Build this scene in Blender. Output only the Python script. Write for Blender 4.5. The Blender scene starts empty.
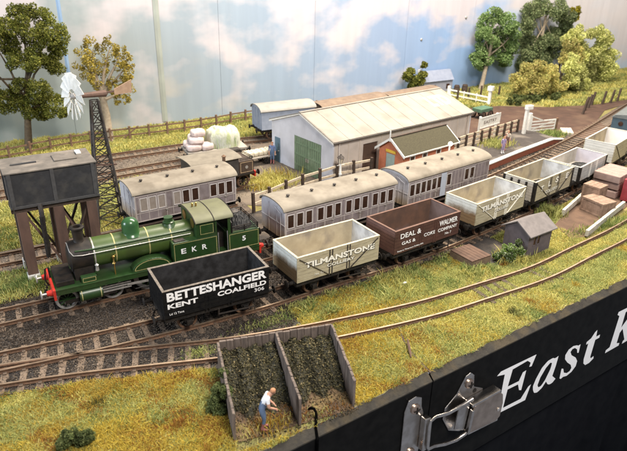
import bpy, bmesh, math, random
import numpy as np
from mathutils import Vector, Matrix
R = math.radians
rnd = random.Random(7)
nrs = np.random.RandomState(11)
S = bpy.context.scene
COL = S.collection

# ------------------------------------------------------------------ camera
cd = bpy.data.cameras.new('camera')
cam = bpy.data.objects.new('camera', cd); COL.objects.link(cam); S.camera = cam
def cam_matrix(yaw, pitch, roll, pos):
    cy, sy, cp, sp = math.cos(yaw), math.sin(yaw), math.cos(pitch), math.sin(pitch)
    f = Vector((-sy*cp, cy*cp, -sp)); r = Vector((cy, sy, 0)); u = r.cross(f)
    c, s = math.cos(roll), math.sin(roll)
    r2 = r*c + u*s; u2 = u*c - r*s
    return Matrix(((r2.x, u2.x, -f.x, pos[0]), (r2.y, u2.y, -f.y, pos[1]), (r2.z, u2.z, -f.z, pos[2]), (0, 0, 0, 1)))
cam.matrix_world = cam_matrix(-0.483841509, 0.433587183, 0.0219187225, (-7.048, -23.786, 15.9995))
cd.sensor_width = 36; cd.lens = 36*599.0/627.0
cd.clip_start = .5; cd.clip_end = 400
cd.dof.use_dof = True; cd.dof.focus_distance = 33; cd.dof.aperture_fstop = .36

# ------------------------------------------------------------------ light (indoor: lamps over the layout and a window on the left)
W = bpy.data.worlds.new('World'); S.world = W; W.use_nodes = True
bg = W.node_tree.nodes['Background']; bg.inputs[0].default_value = (.80, .86, 1.0, 1); bg.inputs[1].default_value = .24
def area(name, loc, target, power, size, color, sy=None):
    l = bpy.data.lights.new(name, 'AREA'); l.energy = power; l.color = color
    l.shape = 'RECTANGLE'; l.size = size; l.size_y = sy or size
    o = bpy.data.objects.new(name, l); COL.objects.link(o); o.location = loc
    d = Vector(target) - Vector(loc); o.rotation_euler = d.to_track_quat('-Z', 'Y').to_euler()
    return o
area('room_lamp', (30, 15, 47), (29, 12.5, 0), 64000, 44, (1, .89, .75), 7)
area('front_lamp', (6, -34, 46), (12, 8, 0), 27500, 14, (1, .94, .87))
area('window_light', (-62, 6, 26), (10, 8, 2), 26000, 26, (.80, .89, 1.0), 18)
S.view_settings.view_transform = 'Standard'; S.view_settings.look = 'None'
S.view_settings.exposure = .48; S.view_settings.gamma = 1
S.render.engine = 'CYCLES'
try:
    S.cycles.use_denoising = True
    S.cycles.max_bounces = 6
except Exception: pass

# ------------------------------------------------------------------ materials
def srgb(r, g, b):
    f = lambda c: (c/255/12.92) if c/255 <= .04045 else ((c/255+.055)/1.055)**2.4
    return (f(r), f(g), f(b))
MATS = {}
def mat(name, c1, c2=None, scale=3., rough=.6, metal=0., bump=0., bscale=None, lo=.35, hi=.65, detail=6., c3=None, s3=.6, stretch=None, spec=.5, coat=0.):
    """noise-mottled surface: c1/c2 mixed by noise, optional second colour patch c3, optional bump"""
    if name in MATS: return MATS[name]
    m = bpy.data.materials.new(name); m.use_nodes = True; MATS[name] = m
    nt = m.node_tree; N = nt.nodes; L = nt.links; b = N['Principled BSDF']
    b.inputs['Roughness'].default_value = rough; b.inputs['Metallic'].default_value = metal
    b.inputs['Specular IOR Level'].default_value = spec
    if coat: b.inputs['Coat Weight'].default_value = coat; b.inputs['Coat Roughness'].default_value = .15
    tc = N.new('ShaderNodeTexCoord'); out = tc.outputs['Object']
    if stretch:
        mp = N.new('ShaderNodeMapping'); mp.inputs['Scale'].default_value = stretch
        L.new(out, mp.inputs[0]); out = mp.outputs[0]
    if c2 is None: c2 = tuple(x*.78 for x in c1)
    n = N.new('ShaderNodeTexNoise'); n.inputs['Scale'].default_value = scale; n.inputs['Detail'].default_value = detail
    L.new(out, n.inputs['Vector'])
    cr = N.new('ShaderNodeValToRGB'); cr.color_ramp.elements[0].position = lo; cr.color_ramp.elements[1].position = hi
    cr.color_ramp.elements[0].color = (*c1, 1); cr.color_ramp.elements[1].color = (*c2, 1)
    L.new(n.outputs[0], cr.inputs[0]); col = cr.outputs[0]
    if c3:
        n3 = N.new('ShaderNodeTexNoise'); n3.inputs['Scale'].default_value = s3; n3.inputs['Detail'].default_value = 4
        L.new(out, n3.inputs['Vector'])
        r3 = N.new('ShaderNodeValToRGB'); r3.color_ramp.elements[0].position = .5; r3.color_ramp.elements[1].position = .66
        L.new(n3.outputs[0], r3.inputs[0])
        mx = N.new('ShaderNodeMix'); mx.data_type = 'RGBA'; L.new(r3.outputs[0], mx.inputs[0]); L.new(col, mx.inputs[6]); mx.inputs[7].default_value = (*c3, 1)
        col = mx.outputs[2]
    L.new(col, b.inputs['Base Color'])
    if bump:
        nb = N.new('ShaderNodeTexNoise'); nb.inputs['Scale'].default_value = bscale or scale*4; nb.inputs['Detail'].default_value = 4
        L.new(out, nb.inputs['Vector'])
        bp = N.new('ShaderNodeBump'); bp.inputs['Strength'].default_value = bump; bp.inputs['Distance'].default_value = .05
        L.new(nb.outputs[0], bp.inputs['Height']); L.new(bp.outputs[0], b.inputs['Normal'])
    return m
def attr_mat(name, rough=.8, transl=0.):
    m = bpy.data.materials.new(name); m.use_nodes = True; MATS[name] = m
    nt = m.node_tree; b = nt.nodes['Principled BSDF']; b.inputs['Roughness'].default_value = rough; b.inputs['Specular IOR Level'].default_value = .2
    a = nt.nodes.new('ShaderNodeAttribute'); a.attribute_name = 'tint'
    nt.links.new(a.outputs['Color'], b.inputs['Base Color'])
    if transl:
        tr = nt.nodes.new('ShaderNodeBsdfTranslucent'); mx = nt.nodes.new('ShaderNodeMixShader'); mx.inputs[0].default_value = transl
        nt.links.new(a.outputs['Color'], tr.inputs[0]); nt.links.new(b.outputs[0], mx.inputs[1]); nt.links.new(tr.outputs[0], mx.inputs[2]); nt.links.new(mx.outputs[0], nt.nodes['Material Output'].inputs[0])
    return m
def stain_mat(name, c1, c2, stain, z0, z1, rough=.6):
    """paint with a rusty / sooty stain whose ragged upper edge lies between the local heights z0 and z1"""
    m = mat(name, c1, c2, 3.5, rough, bump=.15, bscale=14)
    nt = m.node_tree; N = nt.nodes; L = nt.links; b = N['Principled BSDF']
    src = b.inputs['Base Color'].links[0].from_socket
    tc = N.new('ShaderNodeTexCoord'); sp = N.new('ShaderNodeSeparateXYZ'); L.new(tc.outputs['Object'], sp.inputs[0])
    n = N.new('ShaderNodeTexNoise'); n.inputs['Scale'].default_value = 2.2; L.new(tc.outputs['Object'], n.inputs['Vector'])
    ad = N.new('ShaderNodeMath'); ad.operation = 'MULTIPLY_ADD'; ad.inputs[1].default_value = .7; L.new(n.outputs[0], ad.inputs[0]); L.new(sp.outputs[2], ad.inputs[2])
    mr = N.new('ShaderNodeMapRange'); mr.inputs[1].default_value = z0+.35; mr.inputs[2].default_value = z1+.35; mr.inputs[3].default_value = .9; mr.inputs[4].default_value = 0
    L.new(ad.outputs[0], mr.inputs[0])
    mx = N.new('ShaderNodeMix'); mx.data_type = 'RGBA'; L.new(mr.outputs[0], mx.inputs[0]); L.new(src, mx.inputs[6]); mx.inputs[7].default_value = (*stain, 1)
    L.new(mx.outputs[2], b.inputs['Base Color'])
    return m
def brick_mat(name, c1, c2, mortar, scale):
    m = bpy.data.materials.new(name); m.use_nodes = True; MATS[name] = m
    nt = m.node_tree; N = nt.nodes; L = nt.links; b = N['Principled BSDF']; b.inputs['Roughness'].default_value = .85
    tc = N.new('ShaderNodeTexCoord'); sp = N.new('ShaderNodeSeparateXYZ'); L.new(tc.outputs['Object'], sp.inputs[0])
    ad = N.new('ShaderNodeMath'); L.new(sp.outputs[0], ad.inputs[0]); L.new(sp.outputs[1], ad.inputs[1])
    cb = N.new('ShaderNodeCombineXYZ'); L.new(ad.outputs[0], cb.inputs[0]); L.new(sp.outputs[2], cb.inputs[1])
    bt = N.new('ShaderNodeTexBrick'); bt.inputs['Color1'].default_value = (*c1, 1); bt.inputs['Color2'].default_value = (*c2, 1); bt.inputs['Mortar'].default_value = (*mortar, 1)
    bt.inputs['Scale'].default_value = scale; bt.inputs['Mortar Size'].default_value = .015
    L.new(cb.outputs[0], bt.inputs['Vector']); L.new(bt.outputs[0], b.inputs['Base Color'])
    bp = N.new('ShaderNodeBump'); bp.inputs['Strength'].default_value = .3; L.new(bt.outputs[1], bp.inputs['Height']); bp.invert = True
    L.new(bp.outputs[0], b.inputs['Normal'])
    return m
M = dict(
 black=mat('wagon_black', (.006,.006,.0065), (.013,.012,.011), 5, .75, bump=.15, spec=.1),
 under=mat('underframe_black', (.008,.0075,.007), (.026,.021,.017), 6, .8, bump=.2, spec=.25),
 inblack=mat('sooty_timber', (.018,.017,.017), (.04,.039,.04), 3, .85, bump=.2, spec=.2),
 cream=mat('cream_planks', (.45,.40,.275), (.37,.325,.215), 2.5, .65, bump=.15, bscale=16, c3=(.32,.27,.175), s3=1.1, stretch=(1,1,3)),
 creamend=stain_mat('cream_rusty_end', (.70,.70,.64), (.60,.59,.52), (.27,.16,.06), 1.65, 2.0),
 creamin=mat('cream_inside', (.44,.38,.27), (.34,.29,.20), 1.6, .75, c3=(.24,.21,.17), s3=.9, bump=.15),
 paleinend=mat('pale_inside_end', (.62,.64,.66), (.45,.46,.47), 2, .75, c3=(.30,.30,.30), s3=.9),  # cool window light painted into the cream lining of the inner ends
 umber=mat('oxide_brown', (.088,.039,.030), (.062,.028,.022), 3, .55, bump=.12),
 umberend=mat('oxide_brown_end', (.15,.075,.062), (.11,.056,.045), 3, .6),
 umberin=mat('oxide_inside', (.085,.05,.036), (.13,.07,.045), 2, .8, c3=(.15,.10,.09), s3=.7),
 grey=mat('wagon_grey', (.46,.46,.44), (.36,.36,.35), 3, .65, c3=(.33,.30,.26), s3=.9),
 greyin=mat('wagon_grey_inside', (.50,.47,.42), (.40,.36,.30), 2, .75),
 white=mat('white_paint', (.78,.77,.72), (.66,.64,.58), 5, .5),
 letter=mat('white_lettering', (.90,.89,.88), (.84,.83,.82), 9, .6),
 lettershade=mat('black_letter_shading', (.03,.028,.025), (.05,.045,.04), 9, .7),
 lettercream=mat('cream_lettering', (.90,.88,.78), (.82,.79,.68), 9, .6),
 iron=mat('dark_iron', (.035,.032,.03), (.07,.055,.045), 8, .6, .3),
 rust=mat('rusty_steel', (.16,.085,.045), (.09,.05,.03), 9, .8, bump=.2),
 railtop=mat('polished_rail', (.40,.30,.21), (.27,.19,.13), 3, .48, .7),
 sleeper=mat('sleeper_wood', (.17,.118,.078), (.085,.058,.040), 6, .85, bump=.3, c3=(.21,.155,.11), s3=1.5),
 coachside=mat('coach_mauve_grey', (.27,.225,.225), (.215,.178,.18), 3, .5, c3=(.17,.135,.12), s3=1.3),
 coachend=stain_mat('coach_end', (.55,.55,.58), (.48,.47,.50), (.34,.24,.13), 1.2, 2.2, .55),
 coachroof=mat('coach_roof', (.225,.195,.150), (.185,.158,.120), 2, .7, c3=(.135,.112,.082), s3=.7, bump=.1),
 coachframe=mat('pale_window_frame', (.62,.58,.55), (.55,.5,.48), 6, .5),
 pane=mat('dark_pane', (.035,.018,.012), (.06,.03,.02), 3, .12),
 blind=mat('blind_pane', (.33,.28,.24), (.29,.24,.2), 4, .4),
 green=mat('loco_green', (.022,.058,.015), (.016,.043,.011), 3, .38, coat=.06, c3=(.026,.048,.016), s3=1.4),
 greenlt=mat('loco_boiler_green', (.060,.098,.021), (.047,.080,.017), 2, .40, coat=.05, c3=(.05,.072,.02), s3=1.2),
 greendome=mat('loco_dome_green', (.028,.088,.027), (.023,.074,.022), 3, .26, coat=.1),
 smoke=mat('smokebox_black', (.009,.008,.0075), (.026,.019,.014), 3, .55, spec=.3),
 lining=mat('yellow_lining', (.42,.38,.16), (.36,.32,.13), 9, .5),
 red=mat('buffer_red', (.55,.035,.02), (.45,.03,.02), 5, .4),
 steel=mat('bright_steel', (.55,.53,.50), (.42,.40,.37), 8, .35, .55),
 brass=mat('brass', (.55,.36,.12), (.45,.28,.09), 6, .3, .9),
 cabroof=mat('cab_roof_tan', (.125,.125,.062), (.10,.10,.05), 2, .6),
 coal=mat('coal', (.008,.008,.009), (.02,.02,.02), 12, .6, spec=.3),
 tank=mat('tank_slate', (.040,.040,.043), (.030,.030,.032), 4, .65, c3=(.058,.055,.052), s3=1.6, bump=.1, spec=.3),
 tanklid=mat('tank_lid', (.15,.13,.11), (.105,.092,.078), 2.2, .85, c3=(.20,.17,.14), s3=1.2, bump=.2),
 timber=mat('brown_timber', (.13,.075,.055), (.085,.05,.038), 3, .8, bump=.25, stretch=(1,1,.3)),
 darktimber=mat('dark_timber', (.045,.03,.022), (.07,.045,.03), 4, .85),
 fencewood=mat('fence_wood', (.18,.105,.06), (.11,.065,.04), 5, .85),
 palefence=mat('fence_rail_cream', (.66,.55,.40), (.5,.4,.28), 5, .7),
 concrete=mat('white_footing', (.62,.6,.56), (.5,.48,.44), 5, .8),
 shedwall=mat('shed_sheeting_pale', (.62,.62,.66), (.56,.56,.60), 1.4, .6, c3=(.50,.50,.53), s3=.6),
 shedside=mat('shed_sheeting_buff', (.56,.49,.43), (.48,.42,.365), 1.4, .65),
 shedroof=mat('shed_roof', (.265,.245,.21), (.235,.215,.185), .8, .75, c3=(.20,.175,.145), s3=.5),
 sagedoor=mat('sage_green_door', (.17,.245,.15), (.15,.215,.13), 2, .6, c3=(.21,.28,.18), s3=1.2),
 bluedoor=mat('slate_blue_door', (.10,.17,.22), (.08,.14,.18), 4, .6),
 brown=mat('brown_board', (.11,.062,.040), (.075,.042,.028), 3, .85, bump=.15),
 slateroof=mat('olive_slate_roof', (.080,.072,.046), (.055,.050,.034), 5, .9, bump=.2, stretch=(3,3,3), spec=.1),
 brick=brick_mat('red_brick', (.54,.155,.065), (.43,.115,.05), (.46,.27,.17), 5),
 platbrick=brick_mat('platform_brick', (.36,.10,.05), (.27,.07,.035), (.25,.14,.09), 5),
 yellow=mat('yellow_sign', (.70,.45,.05), (.6,.38,.04), 6, .5),
 tarmac=mat('platform_tarmac', (.055,.045,.040), (.040,.033,.029), 3, .9, bump=.2, c3=(.14,.12,.10), s3=.5),
 hutwall=mat('hut_mauve_grey', (.125,.10,.105), (.095,.078,.08), 3, .85, bump=.12),
 hutroof=mat('hut_roof', (.175,.155,.148), (.135,.12,.115), 3, .85, bump=.15),
 baywood=mat('bay_boards', (.175,.135,.11), (.10,.076,.062), 3, .85, bump=.35, stretch=(4,4,.6), c3=(.09,.07,.058), s3=.8),
 crate=mat('crate_wood', (.30,.20,.145), (.20,.13,.09), 4, .8, bump=.2),
 pallet=mat('pinkish_block', (.33,.23,.195), (.25,.175,.15), 3, .8, bump=.15),
 sack=mat('sack_cloth', (.50,.43,.35), (.40,.34,.27), 5, .9, bump=.3),
 tarp=mat('pale_tarpaulin', (.50,.50,.43), (.40,.42,.31), 4, .8, bump=.6, bscale=7, c3=(.34,.38,.20), s3=1.6, stretch=(1.6,1.6,.5)),
 bluevan=mat('van_blue_grey', (.30,.34,.42), (.25,.29,.36), 3, .5),
 vanbrown=mat('van_brown', (.20,.145,.10), (.15,.105,.075), 2, .8),
 vanroof=mat('van_roof_pale', (.27,.26,.23), (.22,.21,.19), 1.5, .7),
 darkblue=mat('engine_dark_blue', (.06,.095,.115), (.05,.08,.10), 3, .45),
 fascia=mat('fascia_black', (.006,.006,.006), (.010,.0098,.0095), 2, .5, bump=.06, bscale=3, spec=.03),
 rim=mat('board_edge_paint', (.036,.031,.022), (.021,.018,.014), 2.5, .85, bump=.4, c3=(.055,.042,.023), s3=1.2),
 cloth=mat('black_cloth', (.004,.0045,.006), (.006,.0065,.008), 1.5, .95, spec=.05),
 chrome=mat('plated_steel', (.56,.52,.48), (.42,.38,.34), 3, .27, 1., bump=.06), lever=mat('worn_plated_lever', (.50,.40,.32), (.36,.28,.22), 2, .33, 1., bump=.05),  # lever: brown reflection of the surroundings painted into its base colour
 screw=mat('worn_screw', (.42,.28,.2), (.6,.5,.42), 8, .35, 1.),
 bark=mat('bark', (.11,.08,.045), (.07,.05,.03), 5, .9, bump=.3),
 palebark=mat('pale_bark', (.36,.30,.22), (.26,.21,.15), 5, .9),
 skin=mat('skin', (.50,.27,.18), (.46,.24,.16), 5, .6),
 shirt=mat('white_shirt', (.74,.74,.74), (.66,.66,.68), 6, .8),
 jeans=mat('blue_trousers', (.10,.15,.24), (.08,.12,.2), 6, .85),
 boots=mat('reddish_boots', (.30,.11,.10), (.24,.09,.08), 6, .7),
 hair=mat('ginger_hair', (.42,.20,.10), (.36,.17,.085), 12, .8),
 purple=mat('lilac_coat', (.34,.27,.42), (.28,.22,.36), 6, .8),
 brownc=mat('brown_coat', (.17,.09,.07), (.13,.07,.055), 6, .8),
 blueover=mat('blue_overalls', (.13,.17,.30), (.10,.14,.26), 6, .8),
 lampglass=mat('lamp_glass', (.75,.66,.5), (.7,.6,.45), 4, .2),
 leaf=attr_mat('leaf_tint', .8, .4), blade=attr_mat('grass_tint', .85, .25), stone=attr_mat('stone_tint', .9),
)
def glow_mat():
    m = bpy.data.materials.new('lit_globe'); m.use_nodes = True; b = m.node_tree.nodes['Principled BSDF']
    b.inputs['Base Color'].default_value = (1,.9,.7,1); b.inputs['Emission Color'].default_value = (1,.85,.6,1); b.inputs['Emission Strength'].default_value = 3.5
    return m
M['glow'] = glow_mat()

# ------------------------------------------------------------------ mesh helpers
class MB:
    def __init__(s): s.v = []; s.f = []; s.mi = []
    def add(s, vs, fs, mi=0):
        n = len(s.v); s.v += [tuple(v) for v in vs]
        for f in fs: s.f.append(tuple(i+n for i in f)); s.mi.append(mi)
        return s
    def box(s, x0, x1, y0, y1, z0, z1, mi=0, T=None):
        vs = [(x0,y0,z0),(x1,y0,z0),(x1,y1,z0),(x0,y1,z0),(x0,y0,z1),(x1,y0,z1),(x1,y1,z1),(x0,y1,z1)]
        if T is not None: vs = [T @ Vector(v) for v in vs]
        return s.add(vs, [(0,3,2,1),(4,5,6,7),(0,1,5,4),(1,2,6,5),(2,3,7,6),(3,0,4,7)], mi)
    def bar(s, p, q, w, h, up=(0,0,1), mi=0):
        p = Vector(p); q = Vector(q); d = (q-p); L = d.length; d.normalize(); u = Vector(up)
        sd = d.cross(u)
        if sd.length < 1e-4: sd = d.cross(Vector((0,1,0)))
        sd.normalize(); u = sd.cross(d)
        vs = []
        for a in (p, q):
            for i, j in ((-1,-1),(1,-1),(1,1),(-1,1)): vs.append(a + sd*(i*w/2) + u*(j*h/2))
        return s.add(vs, [(3,2,1,0),(4,5,6,7),(0,1,5,4),(1,2,6,5),(2,3,7,6),(3,0,4,7)], mi)
    def tube(s, pts, rs, n=8, mi=0, caps=True):
        pts = [Vector(p) for p in pts]
        if not hasattr(rs, '__len__'): rs = [rs]*len(pts)
        vs = []; prev = None
        for i, p in enumerate(pts):
            d = (pts[min(i+1, len(pts)-1)] - pts[max(i-1, 0)]).normalized()
            if prev is None:
                a = d.orthogonal().normalized()
            else:
                a = (prev - d*prev.dot(d)).normalized()
            prev = a; b = d.cross(a)
            for k in range(n):
                t = 2*math.pi*k/n; vs.append(p + (a*math.cos(t) + b*math.sin(t))*rs[i])
        fs = []
        for i in range(len(pts)-1):
            for k in range(n): fs.append((i*n+k, i*n+(k+1)%n, (i+1)*n+(k+1)%n, (i+1)*n+k))
        if caps: fs.append(tuple(range(n))[::-1]); fs.append(tuple((len(pts)-1)*n+k for k in range(n)))
        return s.add(vs, fs, mi)
    def lathe(s, prof, o, axis='z', n=16, mi=0, arc=None):
        """prof: (radius, height) pairs"""
        vs = []; o = Vector(o)
        for r, h in prof:
            for k in range(n):
                t = 2*math.pi*k/n; a, b = r*math.cos(t), r*math.sin(t)
                vs.append(o + (Vector((a,b,h)) if axis == 'z' else Vector((h,a,b)) if axis == 'x' else Vector((a,h,b))))
        fs = []
        for i in range(len(prof)-1):
            for k in range(n):
                q = (i*n+k, i*n+(k+1)%n, (i+1)*n+(k+1)%n, (i+1)*n+k)
                fs.append(q if axis != 'y' else q[::-1])
        fs.append(tuple(range(n))[::-1]); fs.append(tuple((len(prof)-1)*n+k for k in range(n)))
        return s.add(vs, fs, mi)
    def prism(s, poly, a, b, fn, mi=0):
        """poly: 2-D outline; fn(u,v,w) -> 3-D point, extruded from w=a to w=b"""
        n = len(poly); vs = [fn(u,v,a) for u,v in poly] + [fn(u,v,b) for u,v in poly]
        fs = [tuple(range(n)), tuple(range(2*n-1, n-1, -1))] + [(i, (i+1)%n+0, (i+1)%n+n, i+n)[::-1] for i in range(n)]
        return s.add(vs, fs, mi)
    def sphere(s, c, r, n=12, sc=(1,1,1), mi=0):
        prof = [(math.sin(math.pi*i/(n//2))*r+1e-5, -math.cos(math.pi*i/(n//2))*r) for i in range(n//2+1)]
        k = len(s.v); s.lathe(prof, (0,0,0), 'z', n, mi)
        for i in range(k, len(s.v)):
            v = s.v[i]; s.v[i] = (v[0]*sc[0]+c[0], v[1]*sc[1]+c[1], v[2]*sc[2]+c[2])
        return s
    def build(s, name, mats, parent=None, smooth=False, bevel=0., loc=None, fix=True):
        me = bpy.data.meshes.new(name); me.from_pydata(s.v, [], s.f)
        mats = mats if isinstance(mats, (list, tuple)) else [mats]
        for m in mats: me.materials.append(m)
        if len(mats) > 1: me.polygons.foreach_set('material_index', s.mi)
        if fix:
            bm = bmesh.new(); bm.from_mesh(me); bmesh.ops.recalc_face_normals(bm, faces=bm.faces); bm.to_mesh(me); bm.free()
        if smooth:
            me.polygons.foreach_set('use_smooth', [True]*len(me.polygons))
            me.set_sharp_from_angle(angle=R(40))
        o = bpy.data.objects.new(name, me); COL.objects.link(o)
        if parent is not None: o.parent = parent
        if loc is not None: o.location = loc
        if bevel:
            b = o.modifiers.new('bevel', 'BEVEL'); b.width = bevel; b.segments = 2; b.limit_method = 'ANGLE'; b.angle_limit = R(40)
        return o
def raw_mesh(name, verts, faces, colors, m):
    """fast mesh from numpy arrays: verts (N,3), faces (F,k), colors (F,3) per face"""
    me = bpy.data.meshes.new(name); k = faces.shape[1]; F = len(faces)
    me.vertices.add(len(verts)); me.vertices.foreach_set('co', verts.astype(np.float32).ravel())
    me.loops.add(F*k); me.loops.foreach_set('vertex_index', faces.astype(np.int32).ravel())
    me.polygons.add(F); me.polygons.foreach_set('loop_start', np.arange(0, F*k, k, dtype=np.int32))
    me.update(calc_edges=True)
    if colors is not None:
        a = me.attributes.new('tint', 'FLOAT_COLOR', 'FACE')
        a.data.foreach_set('color', np.concatenate([colors, np.ones((F,1))], 1).astype(np.float32).ravel())
    me.materials.append(m)
    o = bpy.data.objects.new(name, me); COL.objects.link(o)
    return o
def tag(o, label=None, cat=None, group=None, kind=None):
    if label: o['label'] = label
    if cat: o['category'] = cat
    if group: o['group'] = group
    if kind: o['kind'] = kind
    return o
def thing(name, label, cat, loc=(0,0,0), rz=0., group=None):
    o = bpy.data.objects.new(name, None); COL.objects.link(o); o.location = loc; o.rotation_euler = (0,0,rz); o.empty_display_size = .3
    return tag(o, label, cat, group)
def copy_tree(o, parent=None):
    c = o.copy(); COL.objects.link(c)
    if parent is not None: c.parent = parent
    for ch in list(o.children): copy_tree(ch, c)
    return c
def place(o, x, y, z, rz, label=None, group=None):
    o.location = (x,y,z); o.rotation_euler = (0,0,rz)
    if label: o['label'] = label
    if group: o['group'] = group
    return o
def text_mesh(body, x0, x1, z0, z1, y, m, parent, name='lettering', offset=.02, shear=0., ext=.006, fn=None, spacing=1.):
    """flat lettering fitted into the box x0..x1, z0..z1 on the plane y (facing -y) of its thing"""
    c = bpy.data.curves.new('text', 'FONT'); c.body = body; c.offset = offset; c.shear = shear; c.extrude = .01; c.resolution_u = 3; c.space_character = spacing
    t = bpy.data.objects.new('text', c); COL.objects.link(t)
    dg = bpy.context.evaluated_depsgraph_get(); me = bpy.data.meshes.new_from_object(t.evaluated_get(dg))
    bpy.data.objects.remove(t); bpy.data.curves.remove(c)
    co = np.array([v.co[:] for v in me.vertices]); mn = co.min(0); mx = co.max(0)
    for v in me.vertices:
        u = (v.co.x-mn[0])/(mx[0]-mn[0]); w = (v.co.y-mn[1])/(mx[1]-mn[1]); d = 1 if v.co.z > 0 else -1
        p = (x0+(x1-x0)*u, y - d*ext, z0+(z1-z0)*w)
        v.co = fn(*p) if fn else p
    me.materials.clear(); me.materials.append(m); me.name = name
    o = bpy.data.objects.new(name, me); COL.objects.link(o)
    if parent is not None: o.parent = parent
    return o
class Path:
    def __init__(s, pts):
        P = [np.array(p, float) for p in pts]; P = [2*P[0]-P[1]] + P + [2*P[-1]-P[-2]]; out = []
        for i in range(1, len(P)-2):
            for t in np.linspace(0, 1, 24, endpoint=False):
                a, b, c, d = P[i-1:i+3]
                out.append(.5*((2*b)+(-a+c)*t+(2*a-5*b+4*c-d)*t*t+(-a+3*b-3*c+d)*t**3))
        out.append(P[-2]); s.p = np.array(out)
        s.l = np.concatenate([[0], np.cumsum(np.hypot(*np.diff(s.p, axis=0).T))]); s.L = s.l[-1]
    def y(s, x): return float(np.interp(x, s.p[:,0], s.p[:,1]))
    def ang(s, x): return math.atan2(s.y(x+.4)-s.y(x-.4), .8)
    def at(s, d):
        x = np.interp(d, s.l, s.p[:,0]); return float(x), s.y(x), s.ang(x)
    def off(s, d, o, z=0.):
        x, y, a = s.at(d); return (x - o*math.sin(a), y + o*math.cos(a), z)
T1 = Path([(-16,.8),(-9,.28),(-5,.03),(-1.5,-.03),(0,0),(3,.13),(6.5,.5),(12.45,1.08),(18.9,2.32),(24.9,3.68),(30.5,5.2),(36,7.05),(42,9.4),(50,13.2),(62,19.5)])
T0 = Path([(-16,.25),(-12.5,-.15),(-9.15,-.66),(-6.2,-1.27),(-3,-2.14),(0,-2.95),(4,-3.6),(9.3,-4.1),(13.2,-4.05),(17.6,-3.85),(21.8,-3.1),(27.2,-2.08),(34,-.2),(46,4)])
T2 = Path([(-16,3.9),(-9,3.97),(-5,4.07),(0,4.25),(4.5,4.65),(9.4,5.35),(14,5.95),(18.4,6.65),(22.7,7.6),(26.6,8.9),(32,10.6),(38,12.7),(45,15.4),(62,22.6)])
T3 = Path([(-16,10.1),(-9,10.2),(-5,10.4),(-1.5,10.6),(1.7,10.95),(5,11.4),(6.0,11.55)])
T4 = Path([(1.2,14.7),(5,15.3),(9.6,16.0)])
T5 = Path([(-16,20.0),(-8,20.8),(.6,21.9),(5,22.4),(8,22.4),(12.6,22.2)])
T6 = Path([(-16,24.5),(-8,25.3),(1,26.1),(8,26.5),(14,26.0),(20,26.3),(33,28.6),(38,29.6)])

# ================================================================== THE SETTING
FA, FB = .1194, -9.114                      # front face of the fascia: y = FA*x + FB
fy = lambda x: FA*x + FB
def sheet(name, poly, z, m, kind='structure', parent=None):
    b = MB(); b.add([(x,y,z) for x,y in poly], [tuple(range(len(poly)))]); o = b.build(name, m, parent)
    bm = bmesh.new(); bm.from_mesh(o.data); bmesh.ops.triangulate(bm, faces=bm.faces)
    for f in bm.faces:
        if f.normal.z < 0: f.normal_flip()
    bm.to_mesh(o.data); bm.free()
    return tag(o, kind=kind)
def strip(name, xs, lo, hi, z, m, kind='structure'):
    b = MB(); vs = []
    for x in xs: vs += [(x, lo(x), z), (x, hi(x), z)]
    b.add(vs, [(2*i, 2*i+2, 2*i+3, 2*i+1) for i in range(len(xs)-1)])
    return tag(b.build(name, m), kind=kind)
soil = mat('soil', (.25,.21,.07), (.17,.135,.05), 1.3, .95, bump=.5, bscale=9, c3=(.16,.17,.05), s3=.5)
ballm = mat('ballast_dark', (.050,.041,.035), (.026,.022,.020), 2.5, .95, bump=.8, bscale=14, c3=(.105,.082,.062), s3=.55)
ballt = mat('ballast_tan', (.135,.105,.080), (.075,.058,.045), 2.5, .95, bump=.8, bscale=14, c3=(.085,.068,.055), s3=.5)
yardm = mat('yard_cinders', (.150,.118,.088), (.095,.075,.058), 1.8, .95, bump=.6, bscale=12, c3=(.18,.145,.105), s3=.35)
roadm = mat('road_earth', (.088,.047,.031), (.062,.034,.023), 1.2, .95, bump=.4, bscale=10, c3=(.11,.066,.042), s3=.4)
sheet('ground', [(-18, fy(-18)+.33), (34, fy(34)+.33), (34,-5), (110,-5), (110,44), (-18,44)], -.26, soil)
PF = Path([(14.2,8.05),(17,8.35),(20,8.85),(23,9.55),(27.3,10.75),(31.7,12.1),(37.7,13.8),(40.2,14.75)])     # platform edge
PBk = Path([(14.2,12.35),(17,12.5),(20,12.75),(24.4,13.55),(28.3,14.75),(32.9,16.0),(36.2,16.85),(40.5,17.6)])   # platform back fence
fr = lambda a, b, n: [a+(b-a)*i/n for i in range(n+1)]
strip('ballast', fr(-18, 3, 40), lambda x: T0.y(x)-1.15 if x < -15.9 else (T0.y(max(x,-16))-1.2), lambda x: T2.y(max(x,-16))+1.45 if x < -5.3 else T3.y(x)-1.3, -.215, ballm)
strip('ballast', fr(3, 14.2, 24), lambda x: T1.y(x)-1.05-max(0,(4.6-x))*1.7, lambda x: T3.y(3)-1.3+(x-3)*.27, -.215, ballm)
strip('ballast', fr(14.2, 46, 50), lambda x: T1.y(x)-1.15, lambda x: PF.y(x)-.02 if x < 40 else T2.y(x)+1.6, -.215, ballm)
strip('ballast', fr(46, 61, 20), lambda x: T1.y(x)-1.3, lambda x: T2.y(x)+1.3, -.215, ballt)
strip('ballast', fr(-18, 6.6, 30), lambda x: T3.y(min(max(x,-16),6))-1.35, lambda x: T3.y(min(max(x,-16),6))+1.35, -.22, ballt)
strip('ballast', fr(-18, 12, 40), lambda x: T5.y(max(x,-16))-1.3, lambda x: T6.y(max(x,-16))+1.3, -.225, yardm)
strip('ballast', fr(12, 38, 30), lambda x: T6.y(x)-1.6, lambda x: T6.y(x)+1.3, -.225, yardm)
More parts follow.
